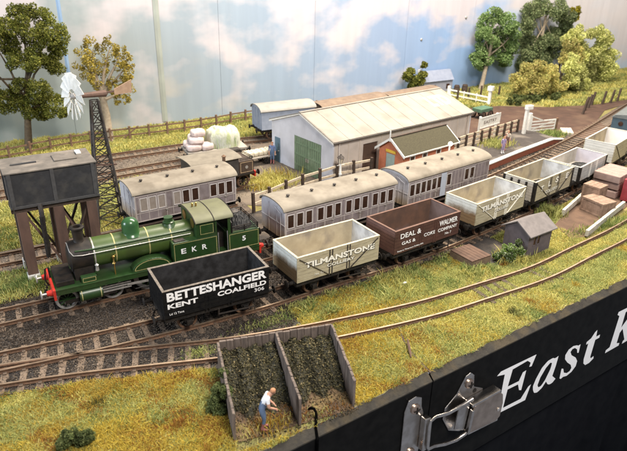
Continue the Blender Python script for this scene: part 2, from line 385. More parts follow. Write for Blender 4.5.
sheet('yard', [(1.0,13.4),(5.5,13.0),(7.5,11.6),(14.2,12.4),(16,12.9),(30,15.8),(33,17.5),(33,25.5),(12,25),(11.9,21.0),(8,21.0),(4.5,20.9),(2.2,18.5)], -.235, yardm)
sheet('ballast', [(14.7,-1.75),(16.4,-2.0),(18.8,-1.9),(19.3,-.2),(18.6,1.2),(14.4,.4)], -.238, ballm)
sheet('road', [(31,18.5),(36,17.5),(40.6,17.7),(42.0,15.6),(42.6,13.0),(44.6,11.5),(46.6,14.2),(49.5,18.5),(54,21.2),(62,23.0),(62,24.0),(55,23.6),(49,24.9),(44,27.6),(38,28.4),(31,27)], -.205, roadm)

# painted sky board behind the layout
def sky_mat():
    m = bpy.data.materials.new('painted_sky'); m.use_nodes = True; nt = m.node_tree; N = nt.nodes; L = nt.links; b = N['Principled BSDF']
    b.inputs['Roughness'].default_value = .75; b.inputs['Specular IOR Level'].default_value = .15
    tc = N.new('ShaderNodeTexCoord'); sp = N.new('ShaderNodeSeparateXYZ'); L.new(tc.outputs['Object'], sp.inputs[0])
    def ramp(v, pts):
        r = N.new('ShaderNodeValToRGB'); e = r.color_ramp.elements
        while len(e) < len(pts): e.new(.5)
        for i, (p, c) in enumerate(pts): e[i].position = p; e[i].color = (*c, 1)
        L.new(v, r.inputs[0]); return r.outputs[0]
    def rng(v, a, c):
        r = N.new('ShaderNodeMapRange'); r.inputs[1].default_value = a; r.inputs[2].default_value = c; L.new(v, r.inputs[0]); return r.outputs[0]
    def math_(op, a, c):
        r = N.new('ShaderNodeMath'); r.operation = op
        for i, v in enumerate((a, c)):
            if isinstance(v, (int, float)): r.inputs[i].default_value = v
            else: L.new(v, r.inputs[i])
        return r.outputs[0]
    def mix(f, a, c):
        r = N.new('ShaderNodeMix'); r.data_type = 'RGBA'; L.new(f, r.inputs[0])
        for i, v in ((6, a), (7, c)):
            if isinstance(v, tuple): r.inputs[i].default_value = (*v, 1)
            else: L.new(v, r.inputs[i])
        return r.outputs[2]
    def noise(sc, stretch, detail=5):
        mp = N.new('ShaderNodeMapping'); mp.inputs['Scale'].default_value = stretch; L.new(tc.outputs['Object'], mp.inputs[0])
        n = N.new('ShaderNodeTexNoise'); n.inputs['Scale'].default_value = sc; n.inputs['Detail'].default_value = detail; L.new(mp.outputs[0], n.inputs['Vector']); return n.outputs[0]
    X, Z = sp.outputs[0], sp.outputs[2]
    blue = ramp(rng(X, -10, 60), [(0,(.30,.345,.345)),(.16,(.315,.355,.365)),(.36,(.285,.35,.425)),(.62,(.255,.335,.48)),(.84,(.23,.36,.59)),(1,(.44,.55,.68))])
    cl = math_('ADD', noise(.16, (1,1,1.5), 4), math_('MULTIPLY', rng(Z, 1, 12), .17))
    cl = math_('ADD', cl, math_('MULTIPLY', rng(X, 0, 70), .07))
    f = ramp(cl, [(.56,(0,0,0)),(.72,(.9,.9,.9))])
    c = mix(f, blue, (.54,.495,.51))
    warm = ramp(noise(.22, (1,1,1.6), 3), [(.52,(0,0,0)),(.68,(.55,.55,.55))])
    lowl = math_('MULTIPLY', rng(Z, 8, 3), rng(X, 22, 4)); wf = math_('MULTIPLY', warm, lowl)
    c = mix(wf, c, (.52,.455,.365))
    hz = math_('MULTIPLY', rng(X, 8, -6), rng(Z, 10, 2)); c = mix(math_('MULTIPLY', hz, .55), c, (.22,.255,.225))
    tp = math_('MULTIPLY', math_('MULTIPLY', rng(X, 46, 78), rng(Z, -1, 8)), .95); c = mix(tp, c, (.88,.82,.82))
    streak = ramp(noise(.6, (1.6,1,.12), 3), [(.35,(.93,.93,.93)),(.65,(1,1,1))])
    r = N.new('ShaderNodeMix'); r.data_type = 'RGBA'; r.blend_type = 'MULTIPLY'; r.inputs[0].default_value = 1; L.new(c, r.inputs[6]); L.new(streak, r.inputs[7])
    L.new(r.outputs[2], b.inputs['Base Color'])
    nb = noise(.5, (1.6,1,.10), 3); bp = N.new('ShaderNodeBump'); bp.inputs['Strength'].default_value = .2; bp.inputs['Distance'].default_value = .2
    L.new(nb, bp.inputs['Height']); L.new(bp.outputs[0], b.inputs['Normal'])
    return m
SKY = lambda x: 34.3 + .05*(x+9)
b = MB()
seams = [-18, -1.6, 6.8, 13, 24, 36.5, 47, 58, 72, 86, 112]
for i in range(len(seams)-1):
    x0, x1 = seams[i]+.012, seams[i+1]-.012
    j = .05*(-1)**i
    b.add([(x0,SKY(x0)+j*.3,-1),(x1,SKY(x1)-j*.3,-1),(x1,SKY(x1)+.5,-1),(x0,SKY(x0)+.5,-1),(x0,SKY(x0)+j*.3,19),(x1,SKY(x1)-j*.3,19),(x1,SKY(x1)+.5,19),(x0,SKY(x0)+.5,19)],
          [(0,1,5,4),(1,2,6,5),(2,3,7,6),(3,0,4,7),(4,5,6,7),(3,2,1,0)])
tag(b.build('sky', sky_mat()), kind='structure')
# corner strips and fixings on the sky board
for x, w, c in ((-1.5,.36,(.24,.36,.54)), (6.9,.55,(.335,.365,.33))):
    m = mat('seam_strip_%d' % int(x*10), c, tuple(v*.85 for v in c), .6, .5)
    b = MB(); y = SKY(x)-.02
    b.prism([(x-w/2,0),(x+w/2,0),(x,.05)], 0 if x > 0 else 4.5, 19, lambda u,v,z: (u, SKY(u)-.012-v, z))
    tag(b.build('seam_cover', m), 'narrow blue cover strip up the sky board above the left tree' if x < 0 else 'pale olive cover strip up the sky board right of the golden tree', 'strip')
for i, (x, z) in enumerate(((38.8,6.3),(45.6,8.6))):
    o = MB().lathe([(.16,0),(.16,-.05),(.10,-.10),(.02,-.11)], (x, SKY(x)-.01, z), 'y', 10).build('screw_head', M['steel'], smooth=True)
    tag(o, ('round screw head in the sky board above the bush', 'round screw head in the sky board left of the tallest green tree')[i], 'screw')

# fascia boards, rim and lettering
XJ = 6.95
for x0, x1, label in ((-18, XJ-.03, 'black fascia board left of the joint, below the coal bays'), (XJ+.03, 34, 'black fascia board with large white East K lettering')):
    t = thing('fascia_board', label, 'fascia board', (x0, fy(x0), 0), math.atan(FA))
    Lb = (x1-x0)/math.cos(math.atan(FA))
    MB().box(0, Lb, 0, .4, -6.4, -.50).build('board', M['fascia'], t)
    # sloping painted edge from the turf down to the black face
    n = int(Lb/.35); b = MB(); top = []; bot = []
    for i in range(n+1):
        u = Lb*i/n; top.append((u, .31+rnd.uniform(-.05,.05), -.21+rnd.uniform(-.03,.03))); bot.append((u, -.012, -.47+rnd.uniform(-.012,.012)))
    b.add(top+bot+[(u,.40,-.6) for u,_,_ in top], [(i,i+1,n+2+i,n+1+i) for i in range(n)]+[(i+1,i,2*n+2+i,2*n+3+i) for i in range(n)])
    b.add([(u,-.012,z) for u,_,z in bot]+[(u,-.012,-.53) for u,_,_ in bot], [(i,i+1,n+2+i,n+1+i) for i in range(n)])
    b.build('edge_strip', M['rim'], t)
    if x0 > 0: FBR = t
def fascia_pt(s, z, d=.004):          # s along the face from x=0, z height, d proud of the face
    a = math.atan(FA); return (s*math.cos(a) + d*math.sin(a), FB + s*math.sin(a) - d*math.cos(a), z)
G = dict(
 E=[(11.40,-2.15),(11.65,-1.98),(14.30,-2.06),(14.09,-2.70),(13.90,-2.66),(13.95,-2.42),(13.65,-2.18),(12.55,-2.24),(12.42,-3.22),(13.26,-3.26),(13.45,-2.80),(13.70,-2.78),(13.62,-3.99),(13.43,-3.90),(13.25,-3.46),(12.45,-3.42),(12.37,-4.53),(13.73,-4.60),(14.18,-4.02),(14.38,-3.96),(14.16,-4.88),(11.82,-4.72),(11.78,-4.52),(11.99,-4.41),(11.99,-2.30)],
 s=[(18.27,-3.00),(18.28,-3.56),(18.15,-3.52),(18.04,-3.24),(17.78,-3.05),(17.56,-3.04),(17.44,-3.18),(17.62,-3.46),(18.1,-3.81),(18.35,-4.14),(18.33,-4.48),(18.03,-4.74),(17.63,-4.84),(17.29,-4.76),(17.11,-4.82),(16.97,-4.72),(16.95,-4.07),(17.12,-4.14),(17.27,-4.47),(17.58,-4.63),(17.83,-4.60),(17.93,-4.43),(17.78,-4.16),(17.38,-3.84),(17.07,-3.50),(17.0,-3.2),(17.21,-2.93),(17.58,-2.85),(17.91,-2.93),(18.09,-3.02)],
 t=[(19.66,-2.60),(19.72,-3.06),(20.09,-3.06),(20.09,-3.27),(19.71,-3.27),(19.65,-4.40),(19.75,-4.54),(19.99,-4.48),(20.05,-4.66),(19.69,-4.83),(19.32,-4.82),(19.09,-4.62),(19.0,-4.30),(19.06,-3.26),(18.86,-3.26),(18.85,-3.09),(19.23,-2.98),(19.48,-2.68)],
 K=[(21.22,-4.78),(21.23,-4.58),(21.58,-4.50),(21.71,-2.42),(21.46,-2.26),(21.50,-2.08),(22.62,-2.10),(22.66,-2.26),(22.32,-2.40),(22.30,-3.42),(23.35,-2.46),(23.10,-2.30),(23.14,-2.12),(24.10,-2.12),(24.12,-2.28),(23.75,-2.45),(22.98,-3.16),(23.80,-4.48),(24.10,-4.58),(24.12,-4.76),(22.95,-4.80),(22.96,-4.62),(23.10,-4.54),(22.52,-3.58),(22.30,-3.78),(22.28,-4.50),(22.60,-4.60),(22.60,-4.78)])
aO = [(14.67,-4.45),(14.60,-4.18),(14.73,-3.77),(15.05,-3.21),(15.46,-2.94),(15.86,-2.92),(16.10,-3.04),(16.36,-2.98),(16.31,-3.62),(16.19,-4.28),(16.23,-4.47),(16.38,-4.50),(16.50,-4.40),(16.60,-4.55),(16.33,-4.76),(16.03,-4.73),(15.82,-4.56),(15.78,-4.30),(15.47,-4.68),(15.12,-4.82),(14.84,-4.74)]
aI = [(15.12,-4.50),(14.99,-4.30),(15.10,-3.85),(15.42,-3.37),(15.74,-3.15),(15.90,-3.27),(15.86,-3.64),(15.60,-4.22),(15.34,-4.50)]
def decal(name, poly):
    b = MB(); vs = [fascia_pt(u, v) for u, v in poly]; b.add(vs, [tuple(range(len(vs)))]); o = b.build(name, M['letter'], fix=False)
    bm = bmesh.new(); bm.from_mesh(o.data); bmesh.ops.triangulate(bm, faces=bm.faces)
    for f in bm.faces:
        if f.normal.y > 0: f.normal_flip()
    bm.to_mesh(o.data); bm.free(); return o
def under(o, parent):            # keep a part built in world space where it is while it joins its thing
    Mi = (Matrix.Translation(parent.location) @ parent.rotation_euler.to_matrix().to_4x4()).inverted()
    o.data.transform(Mi); o.parent = parent; return o
for k in ('E','s','t','K'): under(decal('letter', G[k]), FBR)
def ring(outer, inner, n=64):    # the letter a: a band between its outline and its counter
    def samp(P):
        P = np.array(P+[P[0]]); c = np.array([15.5,-3.85]); out = []
        for k in range(n):
            t = -2*math.pi*k/n; d = np.array([math.cos(t), math.sin(t)]); best = 0
            for i in range(len(P)-1):
                a = P[i]-c; e = P[i+1]-P[i]; den = d[0]*e[1]-d[1]*e[0]
                if abs(den) < 1e-9: continue
                r = (a[0]*e[1]-a[1]*e[0])/den; w = (a[0]*d[1]-a[1]*d[0])/den
                if r > 0 and -1e-6 <= w <= 1+1e-6 and r > best: best = r
            out.append(tuple(c+d*best))
        return out
    o, i = samp(outer), samp(inner); b = MB()
    b.add([fascia_pt(*p) for p in o]+[fascia_pt(*p) for p in i], [(k, (k+1)%n, n+(k+1)%n, n+k) for k in range(n)])
    ob = b.build('letter', M['letter'], fix=False)
    for p in ob.data.polygons: pass
    return ob
under(ring(aO, aI), FBR)
# cloth hanging below the boards
t = MB()
n = 60
vs = []
for i in range(n+1):
    s = -10+45*i/n; w = .10*math.sin(i*1.3)+.06*math.sin(i*2.9)
    p = fascia_pt(s, -6.0, -.25+w*.3); q = fascia_pt(s, -22, -.3+w*2); vs += [p, q]
t.add(vs, [(2*i,2*i+2,2*i+3,2*i+1) for i in range(n)])
o = t.build('skirt_cloth', M['cloth'], smooth=True); sm = o.modifiers.new('thick','SOLIDIFY'); sm.thickness = .05
tag(o, 'black cloth hanging below the fascia boards', 'cloth')

# joint between the two boards, across the turf
b = MB(); pts = [(8.2,-4.55),(7.66,-4.75),(7.3,-5.6),(7.05,-6.6),(7.0,-7.6),(6.98,-8.05)]
for i in range(len(pts)-1): b.bar((*pts[i],-.235), (*pts[i+1],-.235), .07, .05)
tag(b.build('board_joint', M['darktimber']), 'dark crack of the baseboard joint crossing the front turf', 'joint')
b = MB(); b.tube([(6.75,-6.95,-.1),(6.98,-6.5,-.06),(7.3,-5.9,-.02)], [.03,.07,.045], 6)
tag(b.build('twig', M['brown'], smooth=True), 'short brown twig lying on the turf beside the joint', 'twig')

# ------------------------------------------------------------------ railway tracks
def track(path, d0, d1, label, sl=(None, None), pitch=.74, group=None):
    x, y, a = path.at(d0); t = thing('railway_track', label, 'track', (0,0,0))
    for sgn in (-1, 1):
        b = MB(); n = max(2, int((d1-d0)/.55)); prof = [(-.075,-.175),(.075,-.175),(.075,-.15),(.02,-.13),(.02,-.055),(.045,-.04),(.045,0),(-.045,0),(-.045,-.04),(-.02,-.055),(-.02,-.13),(-.075,-.15)]
        vs = []; K = len(prof)
        for i in range(n+1):
            d = d0+(d1-d0)*i/n
            for o_, z in prof: vs.append(path.off(d, sgn*.675+o_, z))
        fs = []; mi = []
        for i in range(n):
            for k in range(K): fs.append((i*K+k, (i+1)*K+k, (i+1)*K+(k+1)%K, i*K+(k+1)%K)); mi.append(1 if k == 6 else 0)
        fs += [tuple(range(K)), tuple(n*K+k for k in range(K))][::1]; mi += [0,0]
        for f, q in zip(fs, mi): b.f.append(f); b.mi.append(q)
        b.v = vs; b.build('rail', [M['rust'], M['railtop']], t)
    s0, s1 = sl[0] if sl[0] is not None else d0, sl[1] if sl[1] is not None else d1
    n = min(100, int((s1-s0)/pitch)); base = MB().box(-.13,.13,-1.12,1.12,-.25,-.178)
    for q in (-.675,.675): base.box(-.07,.07,q-.16,q+.16,-.178,-.12)     # chairs
    first = base.build('sleeper', M['sleeper'], t, bevel=.012)
    for i in range(n):
        d = s0+pitch*(i+.5)
        if d > s1: break
        o = first if i == 0 else first.copy()
        if i: COL.objects.link(o); o.parent = t
        x, y, a = path.at(d); o.location = (x+rnd.uniform(-.03,.03), y+rnd.uniform(-.04,.04), rnd.uniform(-.012,.006)); o.rotation_euler = (0,0,a+rnd.uniform(-.03,.03))
    return t
track(T1, 0, T1.L, 'main line of track under the row of open wagons')
track(T2, 0, T2.L, 'track under the green engine and the two nearer coaches')
dT = lambda P, x: float(np.interp(x, P.p[:,0], P.l))
track(T0, 0, T0.L, 'curved siding in the front turf, passing behind the coal bays', (0, dT(T0, 1.8)))
track(T3, 0, T3.L, 'track under the short grey coach, behind the water tank')
track(T4, 0, T4.L, 'short siding under the small black tank engine')
track(T5, 0, T5.L, 'yard track leading to the loaded flat wagon')
track(T6, 0, T6.L, 'farthest track, nearest the back fence, under the blue van')
b = MB()                                             # a few sleepers showing through the turf of the siding
for x in (13.3,14.0,14.7,15.4,17.6,18.3):
    d = dT(T0, x); q = Matrix.Translation((*T0.at(d)[:2], 0)) @ Matrix.Rotation(T0.at(d)[2], 4, 'Z')
    o = MB().box(-.12,.12,-1.0,1.0,-.25,-.175).build('sleeper', M['darktimber'], bpy.data.objects['railway_track.002'], bevel=.012); o.location = q.to_translation(); o.rotation_euler = q.to_euler()
# point blades of the turnout
t = thing('point_blades', 'pair of tapering point blades where the front siding leaves the main line', 'points', (0,0,0))
for sgn, path, d0, d1 in ((1, T0, 2.2, 9.5), (-1, T1, 2.2, 8.0)):
    b = MB()
    for i in range(16):
        a0, a1 = d0+(d1-d0)*i/16, d0+(d1-d0)*(i+1)/16
        b.bar(path.off(a0, sgn*.60,-.045), path.off(a1, sgn*.60,-.045), .05, .07)
    b.build('blade', M['rust'], t)

# ================================================================== ROLLING STOCK
def wheel_mb(r, spokes=8, w=.10):
    b = MB(); b.lathe([(r*.80,-w/2),(r,-w/2),(r*1.0,w/2-.03),(r*1.07,w/2-.03),(r*1.07,w/2),(r*.80,w/2)], (0,0,0), 'y', 22)
    return b
def add_wheel(root, x, y, r, name='wheel', m=None, tyre=None, spokes=8):
    """wheel = spoked centre with its tyre as a sub-part; y<0 is the near side"""
    b = MB(); b.lathe([(r*.2,-.06),(r*.2,.06)], (0,0,0), 'y', 10)
    for k in range(spokes):
        t = 2*math.pi*k/spokes; b.bar((math.cos(t)*r*.15,0,math.sin(t)*r*.15), (math.cos(t)*r*.85,0,math.sin(t)*r*.85), .05, .07, (0,1,0))
    o = b.build(name, m or M['under'], root); o.location = (x,y,r)
    s = -1 if y < 0 else 1
    t = MB(); n = 22; prof = [(r*.80,-.05),(r,-.05),(r,.03),(r*1.07,.03),(r*1.07,.06),(r*.80,.06)]; vs = []
    for rr, h in prof:
        for k in range(n): a = 2*math.pi*k/n; vs.append((rr*math.cos(a), -s*h, rr*math.sin(a)))
    fs = [(i*n+k, i*n+(k+1)%n, ((i+1)%6)*n+(k+1)%n, ((i+1)%6)*n+k) for i in range(6) for k in range(n)]
    t.add(vs, fs); t.build('tyre', tyre or M['rust'], o, smooth=True)
    return o
def buffers(root, xe, z, m, head, yb=.86, L=.42):
    for sx in (-1, 1):
        for sy in (-1, 1):
            b = MB(); b.lathe([(.15,0),(.15,sx*.04),(.10,sx*.05),(.09,sx*.24),(.05,sx*.24),(.05,sx*(L-.05)),(.19,sx*(L-.05)),(.21,sx*(L-.02)),(.19,sx*L),(.05,sx*(L+.015))], (sx*xe, sy*yb, z), 'x', 14)
            b.build('buffer', m, root, smooth=True)
def hook(root, x, z, s):
    b = MB(); b.tube([(x,0,z),(x+s*.16,0,z),(x+s*.22,0,z+.06),(x+s*.2,0,z+.13)], .03, 6)
    for i in range(3): b.lathe([(.06,-.02),(.06,.02)], (x+s*(.16+.05*i),0,z-.1-.13*i), 'y', 8)
    b.build('coupling_hook', M['under'], root)
def wagon(label, side, end, inside, letters, L=5.05, Wd=2.4, zt=2.45, planks=7, strap=None, cap=None, corner=None, endbands=None, inend=None, diag=None, group='open wagons in the long train'):
    t = thing('open_wagon', label, 'wagon', group=group)
    z0 = 1.06; h = (zt-z0)/planks; hx, hy = L/2, Wd/2
    for s in (-1, 1):                                           # sides: boards outside, lining inside
        b = MB()
        for k in range(planks): b.box(-hx, hx, s*hy, s*(hy-.055), z0+k*h+.009, z0+(k+1)*h-.009)
        o = b.build('body_side', side, t, bevel=.008)
        MB().box(-hx+.06, hx-.06, s*(hy-.055), s*(hy-.10), z0, zt-.012).build('side_lining', inside, o)
    for s in (-1, 1):
        b = MB()
        for k in range(planks): b.box(s*hx, s*(hx-.055), -hy+.056, hy-.056, z0+k*h+.009, z0+(k+1)*h-.009)
        o = b.build('body_end', end, t, bevel=.008)
        MB().box(s*(hx-.055), s*(hx-.10), -hy+.1, hy-.1, z0, zt-.012).build('end_lining', inend or inside, o)  # inner ends take a paler colour that stands for window light
        for y in ((-.55, .0, .55) if endbands else ()):          # end stanchions
            MB().box(s*hx, s*(hx+.07), y-.07, y+.07, .86, zt-.10).build('end_stanchion', endbands or end, t, bevel=.015)
    b = MB()                                                     # capping strip round the top edge
    b.box(-hx-.012,hx+.012,-hy-.012,-hy+.11,zt-.005,zt+.03).box(-hx-.012,hx+.012,hy-.11,hy+.012,zt-.005,zt+.03)
    b.box(-hx-.012,-hx+.11,-hy+.11,hy-.11,zt-.005,zt+.03).box(hx-.11,hx+.012,-hy+.11,hy-.11,zt-.005,zt+.03)
    b.build('top_capping', cap or side, t, bevel=.008)
    MB().box(-hx+.1,hx-.1,-hy+.1,hy-.1,1.0,1.10).build('floor', inside, t)
    if corner:
        for sx in (-1,1):
            for sy in (-1,1):
                b = MB(); b.box(sx*(hx-.20), sx*(hx+.013), sy*hy, sy*(hy+.022), z0-.04, zt-.01)
                b.box(sx*hx, sx*(hx+.022), sy*(hy-.16), sy*(hy), z0-.04, zt-.01)
                b.build('corner_plate', corner, t)
    if strap:                                                    # iron door straps and hinges on both sides
        for sy in (-1, 1):
            for x in (-.62,-.46,.46,.62):
                sb_ = MB().box(x-.035,x+.035,sy*hy,sy*(hy+.016),z0-.03,zt-.02)
                for k in range(planks): sb_.box(x-.018,x+.018,sy*(hy+.014),sy*(hy+.03),z0+h*(k+.5)-.018,z0+h*(k+.5)+.018)
                sb_.build('door_strap', strap, t)
    if diag:
        for sy in (-1, 1):
            for s in (-1, 1):
                MB().bar((s*(hx-.12), sy*(hy+.014), zt-.08), (s*.70, sy*(hy+.014), z0+.05), .03, .075, (0,sy,0)).build('diagonal_strap', diag, t)
    b = MB(); b.box(-hx+.02,hx-.02,-hy+.10,-hy+.24,.80,1.05).box(-hx+.02,hx-.02,hy-.24,hy-.10,.80,1.05)
    b.box(-hx,-hx+.16,-1.05,1.05,.78,1.045).box(hx-.16,hx,-1.05,1.05,.78,1.045).box(-hx+.3,hx-.3,-.4,.4,.82,.95)
    b.build('underframe', M['under'], t, bevel=.012)
    for x in (-1.38, 1.38):
        MB().tube([(x,-.66,.46),(x,.66,.46)], .06, 8).build('axle', M['under'], t)
        for y in (-.675,.675):
            add_wheel(t, x, y, .46)
            s = -1 if y < 0 else 1; a = s*.92
            b = MB(); b.prism([(x-.34,.82),(x+.34,.82),(x+.12,.38),(x-.12,.38)], a-.03, a+.03, lambda u,v,w: (u,w,v))
            b.box(x-.13,x+.13,a-.02+s*.03,a+s*.16,.36,.60)
            for k in range(3): b.box(x-.42+.1*k,x+.42-.1*k,a+s*.02-.05,a+s*.02+.09,.74-.06*k,.79-.06*k)   # leaf spring
            b.build('axle_box', M['under'], t, bevel=.01)
    for sy in (-1, 1):
        b = MB(); b.bar((-.05,sy*(hy-.02),.62),(1.75,sy*(hy+.02),.55),.035,.06).bar((1.75,sy*(hy+.02),.34),(1.75,sy*(hy+.02),.98),.03,.05)
        b.bar((0,sy*(hy-.16),.45),(0,sy*(hy-.10),.86),.06,.10)
        b.build('brake_lever', M['iron'], t)
    buffers(t, hx, .96, M['under'], None); hook(t, -hx, .92, -1); hook(t, hx, .92, 1)
    y = -hy-.024
    for body, x0, x1, za, zb, m, off, kw in letters:
        if kw.get('shade'):
            text_mesh(body, x0+.035, x1+.035, za-.035, zb-.035, y+.0005, M['lettershade'], t, offset=off+.01, ext=.004)
            text_mesh(body, x0, x1, za, zb, y-.008, m, t, offset=off, ext=.003)
        else: text_mesh(body, x0, x1, za, zb, y, m, t, offset=off)
    return t
w1 = wagon('black open coal wagon lettered BETTESHANGER in white', M['black'], M['black'], M['inblack'],
   [('BETTESHANGER',-2.36,2.38,1.93,2.37,M['letter'],.035,{}),('KENT',-2.36,-.98,1.56,1.80,M['letter'],.03,{}),('COALFIELD',-.06,2.36,1.58,1.82,M['letter'],.03,{}),
    ('306',1.75,2.25,1.32,1.50,M['letter'],.0,{}),('Ld 12 Tons',-2.3,-1.65,1.24,1.34,M['letter'],0,{})], strap=M['black'], cap=mat('worn_capping',(.20,.165,.13),(.10,.085,.07),6,.8), group='open wagons in the long train')
w2 = wagon('cream open coal wagon lettered TILMANSTONE with black diagonal straps', M['cream'], M['creamend'], M['creamin'],
   [('TILMANSTONE',-2.1,2.2,1.80,2.12,M['lettercream'],.035,dict(shade=1)),('COLLIERY',-.78,.92,1.52,1.69,M['lettercream'],.02,dict(shade=1)),('No 73',-1.5,-1.0,1.26,1.36,M['lettercream'],0,{})],
   strap=M['iron'], diag=M['iron'], inend=M['paleinend'], cap=mat('cream_capping',(.50,.46,.34),(.38,.33,.23),6,.7))
w3 = wagon('red-brown open wagon lettered DEAL & WALMER GAS & COKE COMPANY', M['umber'], M['umberend'], M['umberin'],
   [('DEAL &',-2.15,-.62,1.95,2.24,M['letter'],.01,{}),('WALMER',.80,2.28,1.95,2.27,M['letter'],.015,{}),('GAS &',-2.02,-1.0,1.55,1.74,M['letter'],.01,{}),('COKE',-.36,.50,1.62,1.82,M['letter'],.01,{}),
    ('COMPANY',.74,2.30,1.60,1.80,M['letter'],.01,{}),('No 7',1.35,1.85,1.31,1.45,M['letter'],.0,{}),('Empty to Tilmanstone Colliery EKR',-2.3,-.35,1.17,1.27,M['letter'],0,{})],
   strap=M['umber'], inend=mat('brown_inside_end',(.20,.145,.13),(.155,.105,.09),2,.8), cap=mat('brown_capping',(.15,.075,.052),(.11,.055,.036),6,.7))  # inner ends in a lighter brown that carries the window light
w4 = wagon('cream open wagon lettered TILMANSTONE with cream straps, third behind the brown wagon gap', M['cream'], M['creamend'], M['creamin'],
   [('TILMANSTONE',-2.1,2.25,1.86,2.20,M['lettercream'],.04,dict(shade=1)),('COLLIERY',-.7,.8,1.52,1.70,M['lettercream'],.02,dict(shade=1))],
   strap=M['lettercream'], diag=M['lettercream'], inend=M['paleinend'], cap=mat('cream_capping',(.50,.46,.34),(.38,.33,.23),6,.7))
w4['label'] = 'cream open wagon lettered TILMANSTONE with pale straps, behind the little hut'
w5 = wagon('buff open wagon with black corner plates and bold spaced letters T L S E', M['cream'], M['greyin'], M['creamin'],
   [('T',-1.80,-1.45,1.66,2.06,M['lettercream'],.04,dict(shade=1)),('L',-.88,-.55,1.80,2.20,M['lettercream'],.04,dict(shade=1)),('S',.05,.42,1.86,2.28,M['lettercream'],.04,dict(shade=1)),('E',1.42,1.80,1.86,2.28,M['lettercream'],.04,dict(shade=1)),
    ('COLLIERY',-1.1,.5,1.36,1.58,M['lettercream'],.02,dict(shade=1))], strap=M['iron'], diag=M['iron'], corner=M['under'], endbands=M['under'], inend=M['paleinend'], cap=mat('cream_capping',(.50,.46,.34),(.38,.33,.23),6,.7))
w6 = wagon('pale grey low-sided open wagon with lilac-grey end, next to the crates', M['grey'], M['grey'], M['greyin'], [], L=4.7, zt=2.15, planks=5, strap=M['white'], corner=M['under'], inend=mat('lilac_grey_inside',(.58,.55,.60),(.5,.47,.52),2,.7), cap=mat('grey_capping',(.48,.46,.41),(.37,.35,.31),6,.7))  # lilac cast of window light painted into the inner ends
w7 = wagon('tall pale grey open wagon farthest along the train, before the dark blue vehicle', M['cream'], mat('pale_grey_end',(.62,.61,.56),(.55,.54,.49),3,.6), M['creamin'], [], L=5.0, zt=2.55, planks=7, diag=M['iron'], inend=mat('very_pale_inside',(.72,.72,.74),(.64,.64,.66),2,.7), cap=mat('grey_capping',(.48,.46,.41),(.37,.35,.31),6,.7))  # inner ends whitened to hold the window light in their colour
for w, x in ((w1,0),(w2,6.51),(w3,12.45),(w4,18.92),(w5,24.88),(w6,30.6),(w7,36.6)):
    place(w, x, T1.y(x), 0, T1.ang(x))
# coal dust heap left in one wagon
def mound(name, cx, cy, rx, ry, h, z, m, parent=None, n=18, seed=1):
    r = random.Random(seed); b = MB(); vs = []
    for j in range(n+1):
        for i in range(n+1):
            u, v = 2*i/n-1, 2*j/n-1; d = max(0, 1-(u*u+v*v)); vs.append((cx+rx*u, cy+ry*v, z+h*(d**.7)*(1+r.uniform(-.12,.12))))
    b.add(vs, [(j*(n+1)+i, j*(n+1)+i+1, (j+1)*(n+1)+i+1, (j+1)*(n+1)+i) for i in range(n) for j in range(n)])
    return b.build(name, m, parent)
for (x, lab) in ((25.9,'small heap of coal dust in the buff wagon with black corners'),(31.7,'small heap of coal dust in the low grey wagon')):
    o = mound('coal_heap', 0, 0, .8, .8, .28, 0, M['coal'], seed=int(x)); tag(o, lab, 'coal'); place(o, x, T1.y(x)+.1, 1.105, T1.ang(x))
# dark blue end of the vehicle leaving the picture on the right
t = thing('dark_blue_van', 'dark blue vehicle end with a round porthole, behind the last open wagon', 'rail vehicle')
MB().box(-2.6,2.6,-1.2,1.2,1.0,3.25).build('body', M['darkblue'], t, bevel=.05)
b = MB(); b.prism([(-1.3,3.22),(1.3,3.22),(1.0,3.45),(0,3.6),(-1.0,3.45)], -2.7, 2.7, lambda u,v,w: (w,u,v)); b.build('roof', mat('dark_roof',(.12,.13,.13),(.09,.1,.1),3,.7), t)
MB().lathe([(.20,0),(.20,-.04),(.15,-.04)], (-2.6,.45,2.75), 'x', 16).build('porthole', M['pane'], t, smooth=True)
MB().box(-2.5,2.5,-.95,.95,.75,1.0).build('underframe', M['under'], t)
for x in (-1.5,1.5):
    for y in (-.675,.675): add_wheel(t, x, y, .5)
buffers(t, 2.6, .96, M['under'], None); place(t, 42.55, T1.y(42.55)+.05, 0, T1.ang(42.5))

